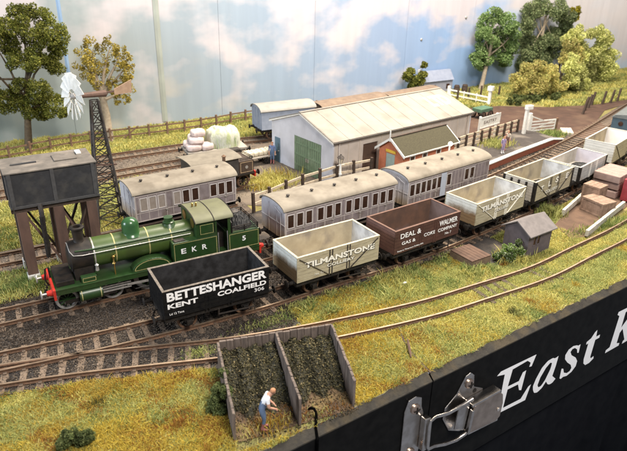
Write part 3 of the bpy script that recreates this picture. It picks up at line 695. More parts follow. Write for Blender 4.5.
def coach(label, L, groups, blanks=(), door_x=(), luggage=False):
    """groups: centres (local x) of each window; blanks: indexes of windows with drawn blinds"""
    t = thing('passenger_coach', label, 'coach', group='grey passenger coaches'); hx, hy = L/2, 1.24; z0, ze = 1.12, 2.84
    b = MB()
    for s in (-1, 1): b.box(-hx+.05,hx-.05,s*hy,s*(hy-.10),z0,ze)
    b.build('body_side', M['coachside'], t)
    def arch(n=9, w=1.24, rise=.40, z=ze): return [(w*math.cos(math.pi*k/n), z+rise*math.sin(math.pi*k/n)) for k in range(n+1)]
    for s in (-1, 1):
        b = MB(); b.prism([(-hy,z0),(hy,z0)]+arch(), s*(hx-.05), s*hx, lambda u,v,w: (w,u,v))
        for y in (-.42,.42): b.box(s*hx, s*(hx+.03), y-.03, y+.03, z0, ze+.1)
        b.box(s*hx, s*(hx+.03), -hy, hy, 1.95, 2.0)
        b.bar((s*(hx+.05), -.9, z0+.1), (s*(hx+.05), -.9, 2.7), .03, .03).bar((s*(hx+.05), -.95, 2.62), (s*(hx+.05), -.2, 2.9), .03, .03)
        b.build('body_end', M['coachend'], t)
    MB().box(-hx+.1,hx-.1,-1.1,1.1,z0-.08,z0).build('floor', M['under'], t)
    n = 12; up = [(1.33*math.cos(math.pi*k/n), ze+.02+.42*math.sin(math.pi*k/n)) for k in range(n+1)]; dn = [(1.28*math.cos(math.pi*k/n), ze-.03+.40*math.sin(math.pi*k/n)) for k in range(n+1)]
    b = MB(); b.prism(up+dn[::-1], -hx-.10, hx+.10, lambda u,v,w: (w,u,v)); roof = b.build('roof', M['coachroof'], t, smooth=True)
    nv = max(3, int(round(L/1.65)))
    for k in range(nv):
        x = -hx+L*(k+.5)/nv; MB().lathe([(.05,-.04),(.05,.06),(.10,.07),(.10,.13),(.03,.15)], (x,(-.30 if k % 1 == 0 else .3),ze+.42), 'z', 10).build('roof_vent', M['iron'], roof, smooth=True)
    b = MB()                                                     # raised beading
    for s in (-1, 1):
        for z in (1.66, 2.72): b.box(-hx+.05,hx-.05,s*hy,s*(hy+.016),z-.02,z+.02)
        b.box(-hx+.05,hx-.05,s*hy,s*(hy+.02),z0,z0+.06)
        xs = set()
        for x in groups: xs.add(round(x-.28,2)); xs.add(round(x+.28,2))
        if luggage:
            for x in luggage: xs.add(x)
        for x in sorted(xs): b.box(x-.014,x+.014,s*hy,s*(hy+.015),z0,2.72)
        for x in (-hx+.07,hx-.07): b.box(x-.03,x+.03,s*hy,s*(hy+.02),z0,ze-.02)
    b.build('beading', mat('coach_beading',(.50,.44,.41),(.43,.38,.35),5,.5), t)
    for i, x in enumerate(groups):
        for s in (-1, 1):
            w, za, zb = .19, 1.80, 2.56
            f = MB()
            for x0,x1,a,c in ((x-w-.05,x-w,za-.05,zb+.05),(x+w,x+w+.05,za-.05,zb+.05),(x-w,x+w,za-.05,za),(x-w,x+w,zb,zb+.05)): f.box(x0,x1,s*hy,s*(hy+.034),a,c)
            fo = f.build('window', M['coachframe'], t)
            MB().box(x-w,x+w,s*(hy+.002),s*(hy+.008),za,zb).build('pane', M['blind'] if (i in blanks) else M['pane'], fo)
    for x in door_x:
        for s in (-1,1):
            b = MB(); b.bar((x+.2,s*(hy+.05),1.60),(x+.34,s*(hy+.05),1.60),.04,.035).box(x+.25,x+.29,s*hy,s*(hy+.05),1.585,1.62)
            b.bar((x+.30,s*(hy+.05),1.68),(x+.30,s*(hy+.05),1.95),.025,.025)
            b.build('door_handle', M['steel'], t)
    for s in (-1,1):
        MB().box(-hx+.15,hx-.15,s*(hy-.06),s*(hy+.12),.86,.91).build('footboard', M['darktimber'], t)
        MB().box(-hx+.9,hx-.9,s*(hy-.10),s*(hy+.14),.48,.52).build('footboard', M['darktimber'], t)
    b = MB(); b.box(-hx+.02,hx-.02,-.95,-.8,.80,1.1).box(-hx+.02,hx-.02,.8,.95,.80,1.1).box(-hx,-hx+.14,-1.1,1.1,.8,1.1).box(hx-.14,hx,-1.1,1.1,.8,1.1)
    b.build('underframe', M['under'], t)
    ax = L/2-1.75
    for x in (-ax, ax):
        for y in (-.675,.675):
            add_wheel(t, x, y, .52, spokes=10); a = (-1 if y < 0 else 1)*.93
            b = MB(); b.box(x-.14,x+.14,a-.06,a+.08,.38,.66)
            for k in range(3): b.box(x-.6+.13*k,x+.6-.13*k,a-.05,a+.05,.76-.06*k,.80-.06*k)
            b.build('axle_box', M['under'], t)
    buffers(t, hx, .98, M['under'], None); hook(t, -hx, .94, -1); hook(t, hx, .94, 1)
    return t
g = []; dx = []
for k in range(4):
    c = -3.07+2.045*k; g += [c-.62, c, c+.62]; dx.append(c)
c2 = coach('four-compartment grey coach with twelve dark windows, directly behind the green engine', 8.18, g, door_x=dx); place(c2, 9.40, T2.y(9.4), 0, T2.ang(9.4))
gC = [-3.72,-3.2,-2.68,-2.17,-1.66,-1.15,-.21,1.63,2.21]
c3 = coach('grey brake coach with an open-spaced row of windows, beside the brick station building', 8.18, gC, door_x=[-3.2,-1.66,-.21,1.9], luggage=[.4,.75,1.1,2.8,3.2,3.6]); place(c3, 18.38, T2.y(18.38), 0, T2.ang(18.4))
MB().box(-1.02,-.50,-1.262,-1.285,1.14,2.76).build('guard_lookout', mat('pale_blue_lookout',(.50,.54,.62),(.45,.49,.56),3,.5), c3, bevel=.01)
gA = [-2.74,-2.2,-1.64,-.68,-.10,.50,1.72,2.27,2.82]
cA = coach('short dusty grey coach with four blanked windows, behind the green engine', 6.6, gA, blanks=(0,1,2,3), door_x=[-1.64,-.68,.5,2.27]); place(cA, 1.7, T3.y(1.7), 0, T3.ang(1.7))

# ------------------------------------------------------------------ the green tank engine (faces left, -x)
t = thing('steam_locomotive', 'green tank engine with a tall black chimney, lettered EKR 5 in cream', 'steam engine')
lo = t
b = MB(); b.box(-5.35,5.05,-1.22,1.22,1.30,1.38); b.build('running_board', M['green'], t, bevel=.01)
b = MB(); b.box(-5.3,5.0,-1.20,-1.12,1.08,1.30).box(-5.3,5.0,1.12,1.20,1.08,1.30); b.build('valance', M['green'], t)
b = MB(); b.box(-5.2,5.0,-.52,-.46,.45,1.30).box(-5.2,5.0,.46,.52,.45,1.30).box(-5.1,4.9,-.46,.46,.9,1.2); b.build('frames', M['smoke'], t)
for s, nm in ((-1,'front'),(1,'rear')):
    o = MB().box(-5.46 if s < 0 else 5.0, -5.35 if s < 0 else 5.11, -1.22, 1.22, .86, 1.40).build('buffer_beam', M['red'], t, bevel=.01)
for sx, xe in ((-1,-5.46),(1,5.11)):
    for sy in (-1,1):
        b = MB(); b.lathe([(.19,0),(.17,sx*.05),(.12,sx*.26)], (xe,sy*.86,1.13), 'x', 14); bo = b.build('buffer_housing', M['red'], t, smooth=True)
        MB().lathe([(.06,sx*.26),(.06,sx*.46),(.22,sx*.47),(.23,sx*.50),(.20,sx*.525),(.02,sx*.535)], (xe,sy*.86,1.13), 'x', 16).build('buffer_head', M['steel'] if sx < 0 else M['iron'], bo, smooth=True)
    hook(t, xe, 1.1, sx)
MB().tube([(-5.5,.18,1.0),(-5.62,.18,1.3),(-5.55,.18,1.9),(-5.40,.18,1.95),(-5.38,.18,1.4)], .045, 8).build('vacuum_pipe', M['smoke'], t, smooth=True)
MB().box(-5.25,-4.45,-.95,.95,1.38,1.62).build('front_platform', M['smoke'], t, bevel=.02)
BZ, BR = 2.38, .72
MB().lathe([(.70,-4.42),(.76,-4.40),(.76,-3.42),(.72,-3.40)], (0,0,BZ), 'x', 28).build('smokebox', M['smoke'], t, smooth=True)
MB().lathe([(.02,-4.52),(.45,-4.50),(.62,-4.43),(.64,-4.40)], (0,0,BZ), 'x', 24).build('smokebox_door', M['smoke'], t, smooth=True)
b = MB(); b.prism([(-.70,1.38),(.70,1.38),(.62,2.1),(-.62,2.1)], -4.36, -3.45, lambda u,v,w: (w,u,v)); b.build('saddle', M['smoke'], t)
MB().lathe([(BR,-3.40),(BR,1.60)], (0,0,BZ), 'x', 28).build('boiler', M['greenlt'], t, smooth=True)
for x in (-3.34,-2.35,-.72,.42):
    MB().lathe([(BR,x-.03),(BR+.012,x-.03),(BR+.012,x+.03),(BR,x+.03)], (0,0,BZ), 'x', 28).build('boiler_band', M['lining'] if x > -3 else M['steel'], t, smooth=True)
MB().lathe([(.36,2.96),(.30,3.06),(.24,3.16),(.235,3.30),(.27,3.72),(.33,3.76),(.33,3.84),(.25,3.87),(.18,3.86),(.18,3.5)], (-3.88,0,0), 'z', 20).build('chimney', M['smoke'], t, smooth=True)
MB().lathe([(.56,2.92),(.46,3.02),(.42,3.12),(.42,3.48),(.38,3.62),(.28,3.74),(.14,3.80),(.02,3.82)], (-1.42,0,0), 'z', 24).build('dome', M['greendome'], t, smooth=True)
b = MB(); b.lathe([(.42,2.98),(.34,3.08),(.28,3.16),(.30,3.22),(.22,3.26),(.20,3.44),(.24,3.47),(.02,3.48)], (.50,0,0), 'z', 20)
b.build('safety_valve', M['green'], t, smooth=True)
b = MB()                                                         # handrail with knobs, curved round the smokebox
b.tube([(1.35,-.83,2.70),(-3.9,-.83,2.70),(-4.30,-.74,2.72),(-4.42,-.55,2.88),(-4.44,0,3.10),(-4.42,.55,2.88),(-4.30,.74,2.72),(-3.9,.83,2.70),(1.35,.83,2.70)], .022, 6)
for x in (-3.6,-2.4,-1.2,0): b.lathe([(.03,-.04),(.03,.04)], (x,-.80,2.70), 'y', 6)
b.build('handrail', M['steel'], t, smooth=True)
MB().lathe([(.05,0),(.09,.08),(.05,.14),(.03,.30),(.08,.36),(.08,.46),(.02,.5)], (-2.55,-.86,1.90), 'z', 10).build('clack_valve', M['brass'], t, smooth=True)
MB().tube([(-2.55,-.86,1.9),(-2.55,-.9,1.38)], .03, 6).build('feed_pipe', M['brass'], t); MB().tube([(-2.55,-.82,2.3),(-2.4,-.70,2.35)], .03, 6).build('feed_pipe', M['brass'], t)
MB().lathe([(.04,0),(.09,.05),(.07,.30),(.10,.34),(.02,.42)], (-3.35,-.88,1.75), 'z', 8).build('lubricator', M['steel'], t, smooth=True)
# small lined sandboxes ahead of the boiler, cylinders below
for s in (-1,1):
    o = MB().box(-4.15,-3.45,s*.80,s*1.12,1.38,1.68).build('sandbox', M['green'], t, bevel=.02)
    f = MB(); y = s*1.123
    for x0,x1,a,c in ((-4.10,-3.5,1.42,1.445),(-4.10,-3.5,1.615,1.64),(-4.10,-4.075,1.445,1.615),(-3.525,-3.5,1.445,1.615)): f.box(x0,x1,y,y+s*.004,a,c)
    f.build('lining', M['lining'], o)
    o = MB().lathe([(.30,-4.35),(.33,-4.33),(.33,-3.30),(.30,-3.28)], (0,s*.98,.74), 'x', 20).build('cylinder', M['green'], t, smooth=True)
    for x in (-4.25,-3.38): MB().lathe([(.338,x-.02),(.338,x+.02)], (0,s*.98,.74), 'x', 20).build('lining', M['lining'], o)
    b = MB(); b.box(-3.28,-1.9,s*1.0-.04,s*1.0+.04,.86,.93).box(-3.28,-1.9,s*1.0-.04,s*1.0+.04,.58,.64); b.build('slide_bar', M['steel'], t)
    b = MB(); b.bar((-3.3,s*1.0,.75),(-2.0,s*1.0,.75),.05,.06).bar((-2.1,s*1.04,.75),(1.70,s*1.04,.62),.05,.11); b.build('connecting_rod', M['steel'], t)
    b = MB(); b.bar((-.80,s*.98,.62),(1.75,s*.98,.62),.05,.11); b.build('coupling_rod', M['steel'], t)
    # splashers
    pr = [(.98*math.cos(math.pi*k/12), .54*math.sin(math.pi*k/12)) for k in range(13)]
    b = MB(); b.prism([(-.80+u, 1.38+v) for u,v in pr], s*.62, s*1.14, lambda u,v,w: (u,w,v)); o = b.build('splasher', M['green'], t, bevel=.02)
    b = MB(); q = [(.88*math.cos(math.pi*k/12), .455*math.sin(math.pi*k/12)) for k in range(13)]; q2 = [(.84*math.cos(math.pi*k/12), .42*math.sin(math.pi*k/12)) for k in range(13)]
    yy = s*1.143; vs = [(-.80+u, yy, 1.42+v) for u,v in q]+[(-.80+u, yy, 1.42+v) for u,v in q2]
    b.add(vs, [(k,k+1,14+k,13+k) for k in range(12)]); b.box(-1.64,.04,yy-.002,yy+.002,1.415,1.44); b.build('lining', M['lining'], o)
    # side tank
    o = MB().box(.28,2.66,s*.74,s*1.20,1.38,2.50).build('side_tank', M['green'], t, bevel=.03)
    f = MB(); y = s*1.2015
    for x0,x1,a,c in ((.34,2.60,1.46,1.485),(.34,2.60,2.415,2.44),(.34,.365,1.485,2.415),(2.575,2.60,1.485,2.415)): f.box(x0,x1,y,y+s*.004,a,c)
    f.build('lining', M['lining'], o)
    MB().box(.40,.95,s*.80,s*1.14,2.50,2.56).build('tank_filler', M['iron'], o, bevel=.02)
    # cab side with its round-cornered window panel, doorway, bunker
    b = MB(); b.box(1.60,2.64,s*1.14,s*1.19,2.50,2.62).box(1.60,1.70,s*1.14,s*1.19,2.62,3.36).box(2.54,2.64,s*1.14,s*1.19,2.62,3.36).box(1.70,2.54,s*1.14,s*1.19,3.24,3.36)
    o = b.build('cab_side', M['green'], t); MB().box(3.24,3.40,s*1.14,s*1.19,2.40,3.36).build('cab_pillar', M['green'], t)
    MB().box(1.72,2.5,s*1.150,s*1.178,2.62,3.24).build('cab_panel', M['green'], o)
    f = MB(); y = s*1.1795
    for x0,x1,a,c in ((1.76,2.46,2.67,2.69),(1.76,2.46,3.17,3.19),(1.76,1.78,2.69,3.17),(2.44,2.46,2.69,3.17)): f.box(x0,x1,y,y+s*.004,a,c)
    f.build('lining', M['lining'], o)
    b = MB(); b.tube([(2.70,s*1.2,1.5),(2.70,s*1.2,2.6)], .02, 6); b.tube([(3.20,s*1.2,1.5),(3.20,s*1.2,2.6)], .02, 6); b.build('cab_grab_rail', M['steel'], t)
    MB().box(2.72,3.18,s*1.05,s*1.25,.72,.78).build('cab_step', M['smoke'], t)
fs = MB(); n = 10
arc = [(1.19*math.cos(math.pi*k/n), 3.36+.32*math.sin(math.pi*k/n)) for k in range(n+1)]
fs.prism([(-1.19,2.5),(1.19,2.5)]+arc, 1.56, 1.61, lambda u,v,w: (w,u,v)); o = fs.build('cab_front', M['green'], t)
for y in (-.62,.62): MB().lathe([(.22,-.02),(.26,-.02),(.26,.02),(.22,.02)], (1.545,y,3.16), 'x', 16).build('spectacle', M['brass'], o, smooth=True)
for y in (-.62,.62): MB().lathe([(.215,-.012),(.215,.0)], (1.55,y,3.16), 'x', 16).build('spectacle_glass', M['pane'], o)
fs = MB(); fs.prism([(-1.19,2.4),(1.19,2.4),(1.19,3.0),(.5,3.3),(-.5,3.3),(-1.19,3.0)], 3.44, 3.48, lambda u,v,w: (w,u,v)); fs.build('cab_back', M['smoke'], t)
up = [(1.30*math.cos(math.pi*k/14), 3.37+.35*math.sin(math.pi*k/14)) for k in range(15)]; dn = [(1.25*math.cos(math.pi*k/14), 3.335+.33*math.sin(math.pi*k/14)) for k in range(15)]
b = MB(); b.prism(up+dn[::-1], 1.46, 3.56, lambda u,v,w: (w,u,v)); rf = b.build('cab_roof', M['cabroof'], t, smooth=True)
for x in (1.47,2.48,3.55):
    b = MB(); u2 = [(1.305*math.cos(math.pi*k/14), 3.372+.362*math.sin(math.pi*k/14)) for k in range(15)]
    b.prism(u2+[(u*.985,v-.02) for u,v in u2[::-1]], x-.025, x+.025, lambda u,v,w: (w,u,v)); b.build('roof_rib', M['under'], rf)
MB().box(1.75,3.3,-.5,.5,1.38,2.2).build('backhead', M['smoke'], t)
MB().box(3.24,5.02,-1.20,1.20,1.38,2.40).build('bunker', M['green'], t, bevel=.03)
f = MB()
for x0,x1,a,c in ((3.30,4.96,1.46,1.485),(3.30,4.96,2.315,2.34),(3.30,3.325,1.485,2.315),(4.935,4.96,1.485,2.315)): f.box(x0,x1,-1.2015,-1.2055,a,c)
f.build('lining', M['lining'], t)
b = MB()
for z in (2.50,2.61,2.72):
    b.tube([(3.45,-1.12,z),(4.96,-1.12,z),(4.96,1.12,z),(3.45,1.12,z)], .028, 6)
for x,y in ((3.5,-1.12),(4.2,-1.12),(4.96,-1.12),(4.96,0),(4.96,1.12),(4.2,1.12)): b.box(x-.025,x+.025,y-.025,y+.025,2.38,2.74)
b.build('coal_rail', M['smoke'], t)
o = mound('coal_load', 4.22, 0, .74, 1.05, .62, 2.38, M['coal'], t, 22, 3)
MB().lathe([(.30,2.95),(.30,3.0),(.2,3.06),(.02,3.08)], (4.15,.25,0), 'z', 16).build('bunker_lid', M['iron'], t, smooth=True)
for ch, x in (('E',.82),('K',1.38),('R',1.93)): text_mesh(ch, x-.13, x+.13, 1.84, 2.12, -1.2030, M['letter'], t, offset=.02, ext=.004)
text_mesh('5', 4.02, 4.22, 1.84, 2.12, -1.2030, M['letter'], t, offset=.02, ext=.004)
for x in (-4.88,-2.72):
    for y in (-.675,.675): add_wheel(t, x, y, .50, m=M['green'], tyre=M['steel'], spokes=10)
for x in (-.80,1.75):
    for y in (-.675,.675): add_wheel(t, x, y, .84, m=M['green'], tyre=M['steel'], spokes=16)
for y in (-.675,.675): add_wheel(t, 4.1, y, .50, m=M['green'], tyre=M['steel'], spokes=10)
MB().box(-5.0,-2.6,-.98,-.9,.42,.56).build('bogie_frame', M['smoke'], t)
MB().tube([(-4.2,-.60,2.86),(-3.4,-.66,2.84),(1.5,-.66,2.84)], .045, 8).build('ejector_pipe', M['green'], t, smooth=True)
for x in (-1.9,.3): MB().tube([(x,-1.0,1.30),(x+.03,-.85,.9),(x+.18,-.72,.25)], .028, 6).build('sand_pipe', M['smoke'], t, smooth=True)
for s in (-1,1): MB().tube([(-1.7,s*.86,.30),(4.2,s*.86,.30)], .03, 6).build('brake_rod', M['smoke'], t)
for x in (1.85,2.05): MB().lathe([(.04,3.60),(.05,3.66),(.025,3.70),(.05,3.74),(.05,3.90),(.01,3.93)], (x,.15,0), 'z', 8).build('whistle', M['brass'], t, smooth=True)
for s in (-1,1):
    for k in range(20): MB().lathe([(.022,0),(.018,s*.012),(.004,s*.018)], (-5.2+.53*k,s*1.20,1.19), 'y', 6).build('rivet', M['green'], t)
tl = MB(); tl.lathe([(.10,0),(.10,.20),(.05,.26),(.05,.32)], (5.2,-.4,1.42), 'z', 10); tl.build('tail_lamp', M['red'], t)
place(t, -1.2, T2.y(-1.2), 0, T2.ang(-1.2))

# ------------------------------------------------------------------ small black tank engine in the yard, behind the short coach
t = thing('small_tank_engine', 'small black tank engine with a flat grey roof and a yellow-lined bunker', 'steam engine')
MB().box(-2.5,2.6,-1.15,1.15,1.05,1.15).build('running_board', M['smoke'], t)
MB().box(-2.2,1.3,-1.05,1.05,1.15,2.48).build('cab_body', mat('dusty_black',(.035,.03,.027),(.06,.052,.045),3,.7), t, bevel=.03)
up = [(1.25*math.cos(math.pi*k/12), 2.46+.20*math.sin(math.pi*k/12)) for k in range(13)]; dn = [(u*.96, v-.05) for u,v in up]
b = MB(); b.prism(up+dn[::-1], -2.45, 1.45, lambda u,v,w: (w,u,v)); b.build('roof', mat('dusty_roof',(.20,.175,.135),(.15,.13,.10),2,.8), t, smooth=True)
b = MB(); b.prism([(-1.05,2.4),(1.05,2.4)]+[(1.05*math.cos(math.pi*k/10), 2.46+.15*math.sin(math.pi*k/10)) for k in range(11)], -2.2, -2.15, lambda u,v,w: (w,u,v)); b.build('end_wall', M['darktimber'], t)
o = MB().box(1.32,2.52,-1.05,1.05,1.15,2.10).build('bunker', mat('dusty_brown_black',(.05,.032,.022),(.075,.05,.035),3,.6), t, bevel=.02)
f = MB()
for x0,x1,a,c in ((1.42,2.42,1.24,1.27),(1.42,2.42,1.98,2.01),(1.42,1.45,1.27,1.98),(2.39,2.42,1.27,1.98)): f.box(x0,x1,-1.053,-1.058,a,c)
f.build('lining', mat('tan_lining',(.55,.40,.24),(.45,.33,.2),6,.6), o)
MB().lathe([(.12,0),(.12,-.02)], (1.92,-1.052,1.62), 'y', 12).build('number_plate', M['steel'], o)
b = MB()
for z in (2.2,2.3): b.tube([(1.4,-1.0,z),(2.48,-1.0,z),(2.48,1.0,z),(1.4,1.0,z)], .03, 6)
b.build('coal_rail', M['smoke'], t)
MB().box(2.52,2.62,-1.15,1.15,.82,1.25).build('buffer_beam', M['red'], t)
MB().box(-2.5,2.5,-.5,.5,.5,1.05).build('frames', M['smoke'], t)
for x in (-1.4,.2,1.8):
    for y in (-.675,.675): add_wheel(t, x, y, .48)
buffers(t, 2.6, 1.02, M['under'], None); place(t, 5.55, T4.y(5.55), 0, T4.ang(5.5))

# ------------------------------------------------------------------ vans at the back
def van(label, L, body, roofm, x, path, dz=0., hz=2.7):
    t = thing('goods_van', label, 'goods van'); hx = L/2; z0, ze = 1.05, hz
    b = MB(); b.box(-hx,hx,-1.2,1.2,z0,ze)
    n = 10; arc = [(1.2*math.cos(math.pi*k/n), ze+.42*math.sin(math.pi*k/n)) for k in range(n+1)]
    b.prism(arc, -hx, hx, lambda u,v,w: (w,u,v)); b.build('body', body, t)
    for s in (-1,1):
        for y in (-.9,-.35,.35,.9): MB().box(s*hx,s*(hx+.05),y-.05,y+.05,z0,ze+.15).build('end_post', body, t)
    for x_ in (-.9,.9): MB().box(x_-.03,x_+.03,-1.23,-1.2,z0,ze-.1).build('door_edge', body, t)
    up = [(1.30*math.cos(math.pi*k/12), ze+.01+.46*math.sin(math.pi*k/12)) for k in range(13)]; dn = [(u*.97, v-.05) for u,v in up]
    b = MB(); b.prism(up+dn[::-1], -hx-.12, hx+.12, lambda u,v,w: (w,u,v)); b.build('roof', roofm, t, smooth=True)
    MB().box(-hx,hx,-1.0,1.0,.80,1.05).build('underframe', M['under'], t)
    for x_ in (-hx+1.1, hx-1.1):
        for y in (-.675,.675): add_wheel(t, x_, y, .48)
    buffers(t, hx, .98, M['under'], None); place(t, x, path.y(x), dz, path.ang(x)); return t
van('pale blue-grey goods van left of the goods shed', 5.3, M['bluevan'], M['vanroof'], 15.7, T6)
van('long brown-roofed van seen over the shed roof, beside the blue-grey van', 8.2, M['vanbrown'], M['vanbrown'], 23.2, T6, hz=2.3)
van('brown-roofed van seen over the shed roof, right of its twin below the back bush', 7.4, mat('van_blue_end',(.30,.40,.55),(.25,.35,.48),3,.6), M['vanbrown'], 31.6, T6, hz=2.1)

# ================================================================== BUILDINGS
# goods shed: near corner (13.86,12.92), back corner (12.12,20.67), far corner (29.47,15.93)
t = thing('goods_shed', 'large pale goods shed with sage green gable doors and LTD on the roof', 'shed', (12.99,16.80,-.24), R(11.2))
Ls, hw, ev, ap = 15.9, 3.93, 3.42, 4.72          # local: x along the shed from the gable, y across (-hw is the near side)
b = MB()
def gable(x0, x1): b.prism([(-hw,0),(hw,0),(hw,ev),(0,ap),(-hw,ev)], x0, x1, lambda u,v,w: (w,u,v))
# gable wall around the green door opening
gx = .0
for poly in ([(-hw,0),(-2.55,0),(-2.55,2.85),(-hw,2.85)], [(.85,0),(hw,0),(hw,2.85),(.85,2.85)], [(-hw,2.85),(hw,2.85),(hw,ev),(0,ap),(-hw,ev)]):
    b.prism(poly, 0, .12, lambda u,v,w: (w,u,v))
b.build('gable_wall', M['shedwall'], t)
b = MB(); gable(Ls-.12, Ls); b.build('gable_wall', M['shedwall'], t)
b = MB(); b.box(.12,3.0,-hw,-hw+.12,0,ev).box(4.55,Ls-.12,-hw,-hw+.12,0,ev).box(3.0,4.55,-hw,-hw+.12,2.75,ev)
b.box(.12,Ls-.12,hw-.12,hw,0,ev); b.build('side_wall', M['shedside'], t)
for k in range(14):
    x = .35+1.15*k
    if 2.9 < x < 4.7: continue
    MB().box(x-.035,x+.035,-hw-.03,-hw,0,ev-.05).build('wall_batten', mat('batten_pale',(.60,.52,.44),(.52,.45,.38),4,.6), t)
for s in (-1, 1):
    b = MB(); ov = .18
    p = [(0,ap+.02),(s*(hw+ov),ev-.04),(s*(hw+ov),ev+.04),(0,ap+.10)]
    b.prism(p, -.15, Ls+.15, lambda u,v,w: (w,u,v)); b.build('roof', M['shedroof'], t)
    b = MB()
    for k in range(12):                                            # sheet joints
        x = -.05+1.45*k; b.prism([(s*.02,ap+.10),(s*(hw+ov),ev+.04),(s*(hw+ov),ev+.058),(s*.02,ap+.118)], x-.04, x+.04, lambda u,v,w: (w,u,v))
    b.build('sheet_joint', M['shedroof'], t)
    b = MB(); b.prism([(0,ap-.06),(s*(hw+ov),ev-.16),(s*(hw+ov),ev-.04),(0,ap+.02)], -.17, -.12, lambda u,v,w: (w,u,v)); b.build('bargeboard', M['white'], t)
MB().bar((-.15,0,ap+.12),(Ls+.15,0,ap+.12),.22,.05).build('ridge_cap', M['shedroof'], t)
MB().tube([(-.15,-hw-.22,ev-.06),(Ls+.15,-hw-.22,ev-.06)], .055, 8).build('gutter', M['iron'], t)
for x in (.5,Ls-.5): MB().tube([(x,-hw-.16,ev-.08),(x,-hw-.10,ev-.3),(x,-hw-.10,0)], .05, 8).build('downpipe', M['shedside'], t)
for y0, y1 in ((-2.55,-.86),(-.84,.85)):
    o = MB().box(.03,.09,y0,y1,.02,2.85).build('green_door', M['sagedoor'], t)
    for z in (.5,1.4,2.3): MB().box(.0,.03,y0+.06,y1-.06,z-.07,z+.07).build('ledge', M['sagedoor'], o)
    for k in range(6): MB().box(.022,.03,y0+.06+k*(y1-y0-.12)/6,y0+.075+k*(y1-y0-.12)/6,.05,2.8).build('board_gap', M['iron'], o)
b = MB(); b.box(-.02,.03,-1.0,-.9,1.0,1.3).box(-.02,.03,-.76,-.66,1.0,1.3); b.build('door_handle', M['steel'], t)
o = MB().box(-.06,-.002,2.75,3.45,0,2.1).build('blue_door', M['bluedoor'], t, bevel=.02); MB().lathe([(.05,0),(.05,-.08)], (-.06,2.88,1.0), 'x', 8).build('handle', M['steel'], o)
MB().box(3.0,4.55,-hw+.10,-hw+.16,0,2.75).build('side_opening', mat('opening_dark_brown',(.10,.055,.035),(.07,.04,.026),3,.9), t)
sl = math.atan2(ap-ev, hw+.18)
def roof_fn(x, d, z):           # text laid on the near slope: z measures up the slope from the eave
    k = z/(hw+.18); return (x, -(hw+.18)+(hw+.18)*k, ev+.062+(ap+.05-ev)*k - (d)*1.0)
text_mesh('LTD', 12.7, 15.2, 1.7, 3.2, 0, mat('white_roof_lettering',(.92,.92,.90),(.88,.87,.84),6,.5), t, 'roof_lettering', offset=.03, fn=roof_fn, ext=.004)

# brick station building on the platform
t = thing('station_building', 'red brick station building with an olive slate roof and white bargeboards', 'building', (18.02,11.68,.40), R(12.4))
bl, bw, be, ba = 6.0, 1.22, 2.0, 2.92
b = MB()
b.prism([(-bw,0),(bw,0),(bw,be),(0,ba-.06),(-bw,be)], 0, .12, lambda u,v,w: (w,u,v)); b.prism([(-bw,0),(bw,0),(bw,be),(0,ba-.06),(-bw,be)], bl-.12, bl, lambda u,v,w: (w,u,v))
b.box(.12,bl-.12,bw-.12,bw,0,be)
cuts = [(.75,1.35),(2.15,2.75),(3.75,4.35)]; xx = .12
for a, c in cuts+[(bl-.12,None)]:
    b.box(xx,a,-bw,-bw+.12,0,be)
    if c: b.box(a,c,-bw,-bw+.12,0,.85).box(a,c,-bw,-bw+.12,1.7,be); xx = c
b.build('brick_wall', M['brick'], t)
for i, (a, c) in enumerate(cuts):
    f = MB()
    for x0,x1,z0,z1 in ((a,a+.07,.85,1.7),(c-.07,c,.85,1.7),(a+.07,c-.07,1.63,1.7),(a-.05,c+.05,.80,.87)): f.box(x0,x1,-bw-.03,-bw+.05,z0,z1)
    o = f.build('window', M['white'], t); MB().box(a+.07,c-.07,-bw+.02,-bw+.04,.87,1.63).build('pane', M['pane'], o)
for s in (-1,1):
    b = MB(); b.prism([(0,ba),(s*(bw+.28),be-.14),(s*(bw+.28),be-.07),(0,ba+.08)], -.18, bl+.22, lambda u,v,w: (w,u,v)); b.build('roof', M['slateroof'], t)
    for x in (-.21, bl+.22):
        b = MB(); b.prism([(0,ba-.10),(s*(bw+.30),be-.25),(s*(bw+.30),be-.06),(0,ba+.10)], x-.03, x+.03, lambda u,v,w: (w,u,v)); b.build('bargeboard', M['white'], t)
    MB().bar((-.2,s*(bw+.30),be-.12),(bl+.25,s*(bw+.30),be-.12),.05,.09).build('gutter', M['white'], t)
MB().bar((-.2,0,ba+.09),(bl+.24,0,ba+.09),.16,.06).build('ridge_tile', M['darktimber'], t)
MB().bar((-.22,0,ba-.2),(-.22,0,ba+.62),.07,.07).build('finial', M['white'], t)
o = MB().box(-.05,0,-.42,.42,0,1.72).build('grey_green_door', mat('grey_green_door',(.30,.36,.31),(.26,.31,.27),4,.6), t, bevel=.01)
MB().box(-.06,-.005,-.50,.50,1.82,2.02).build('yellow_lintel', M['yellow'], t)

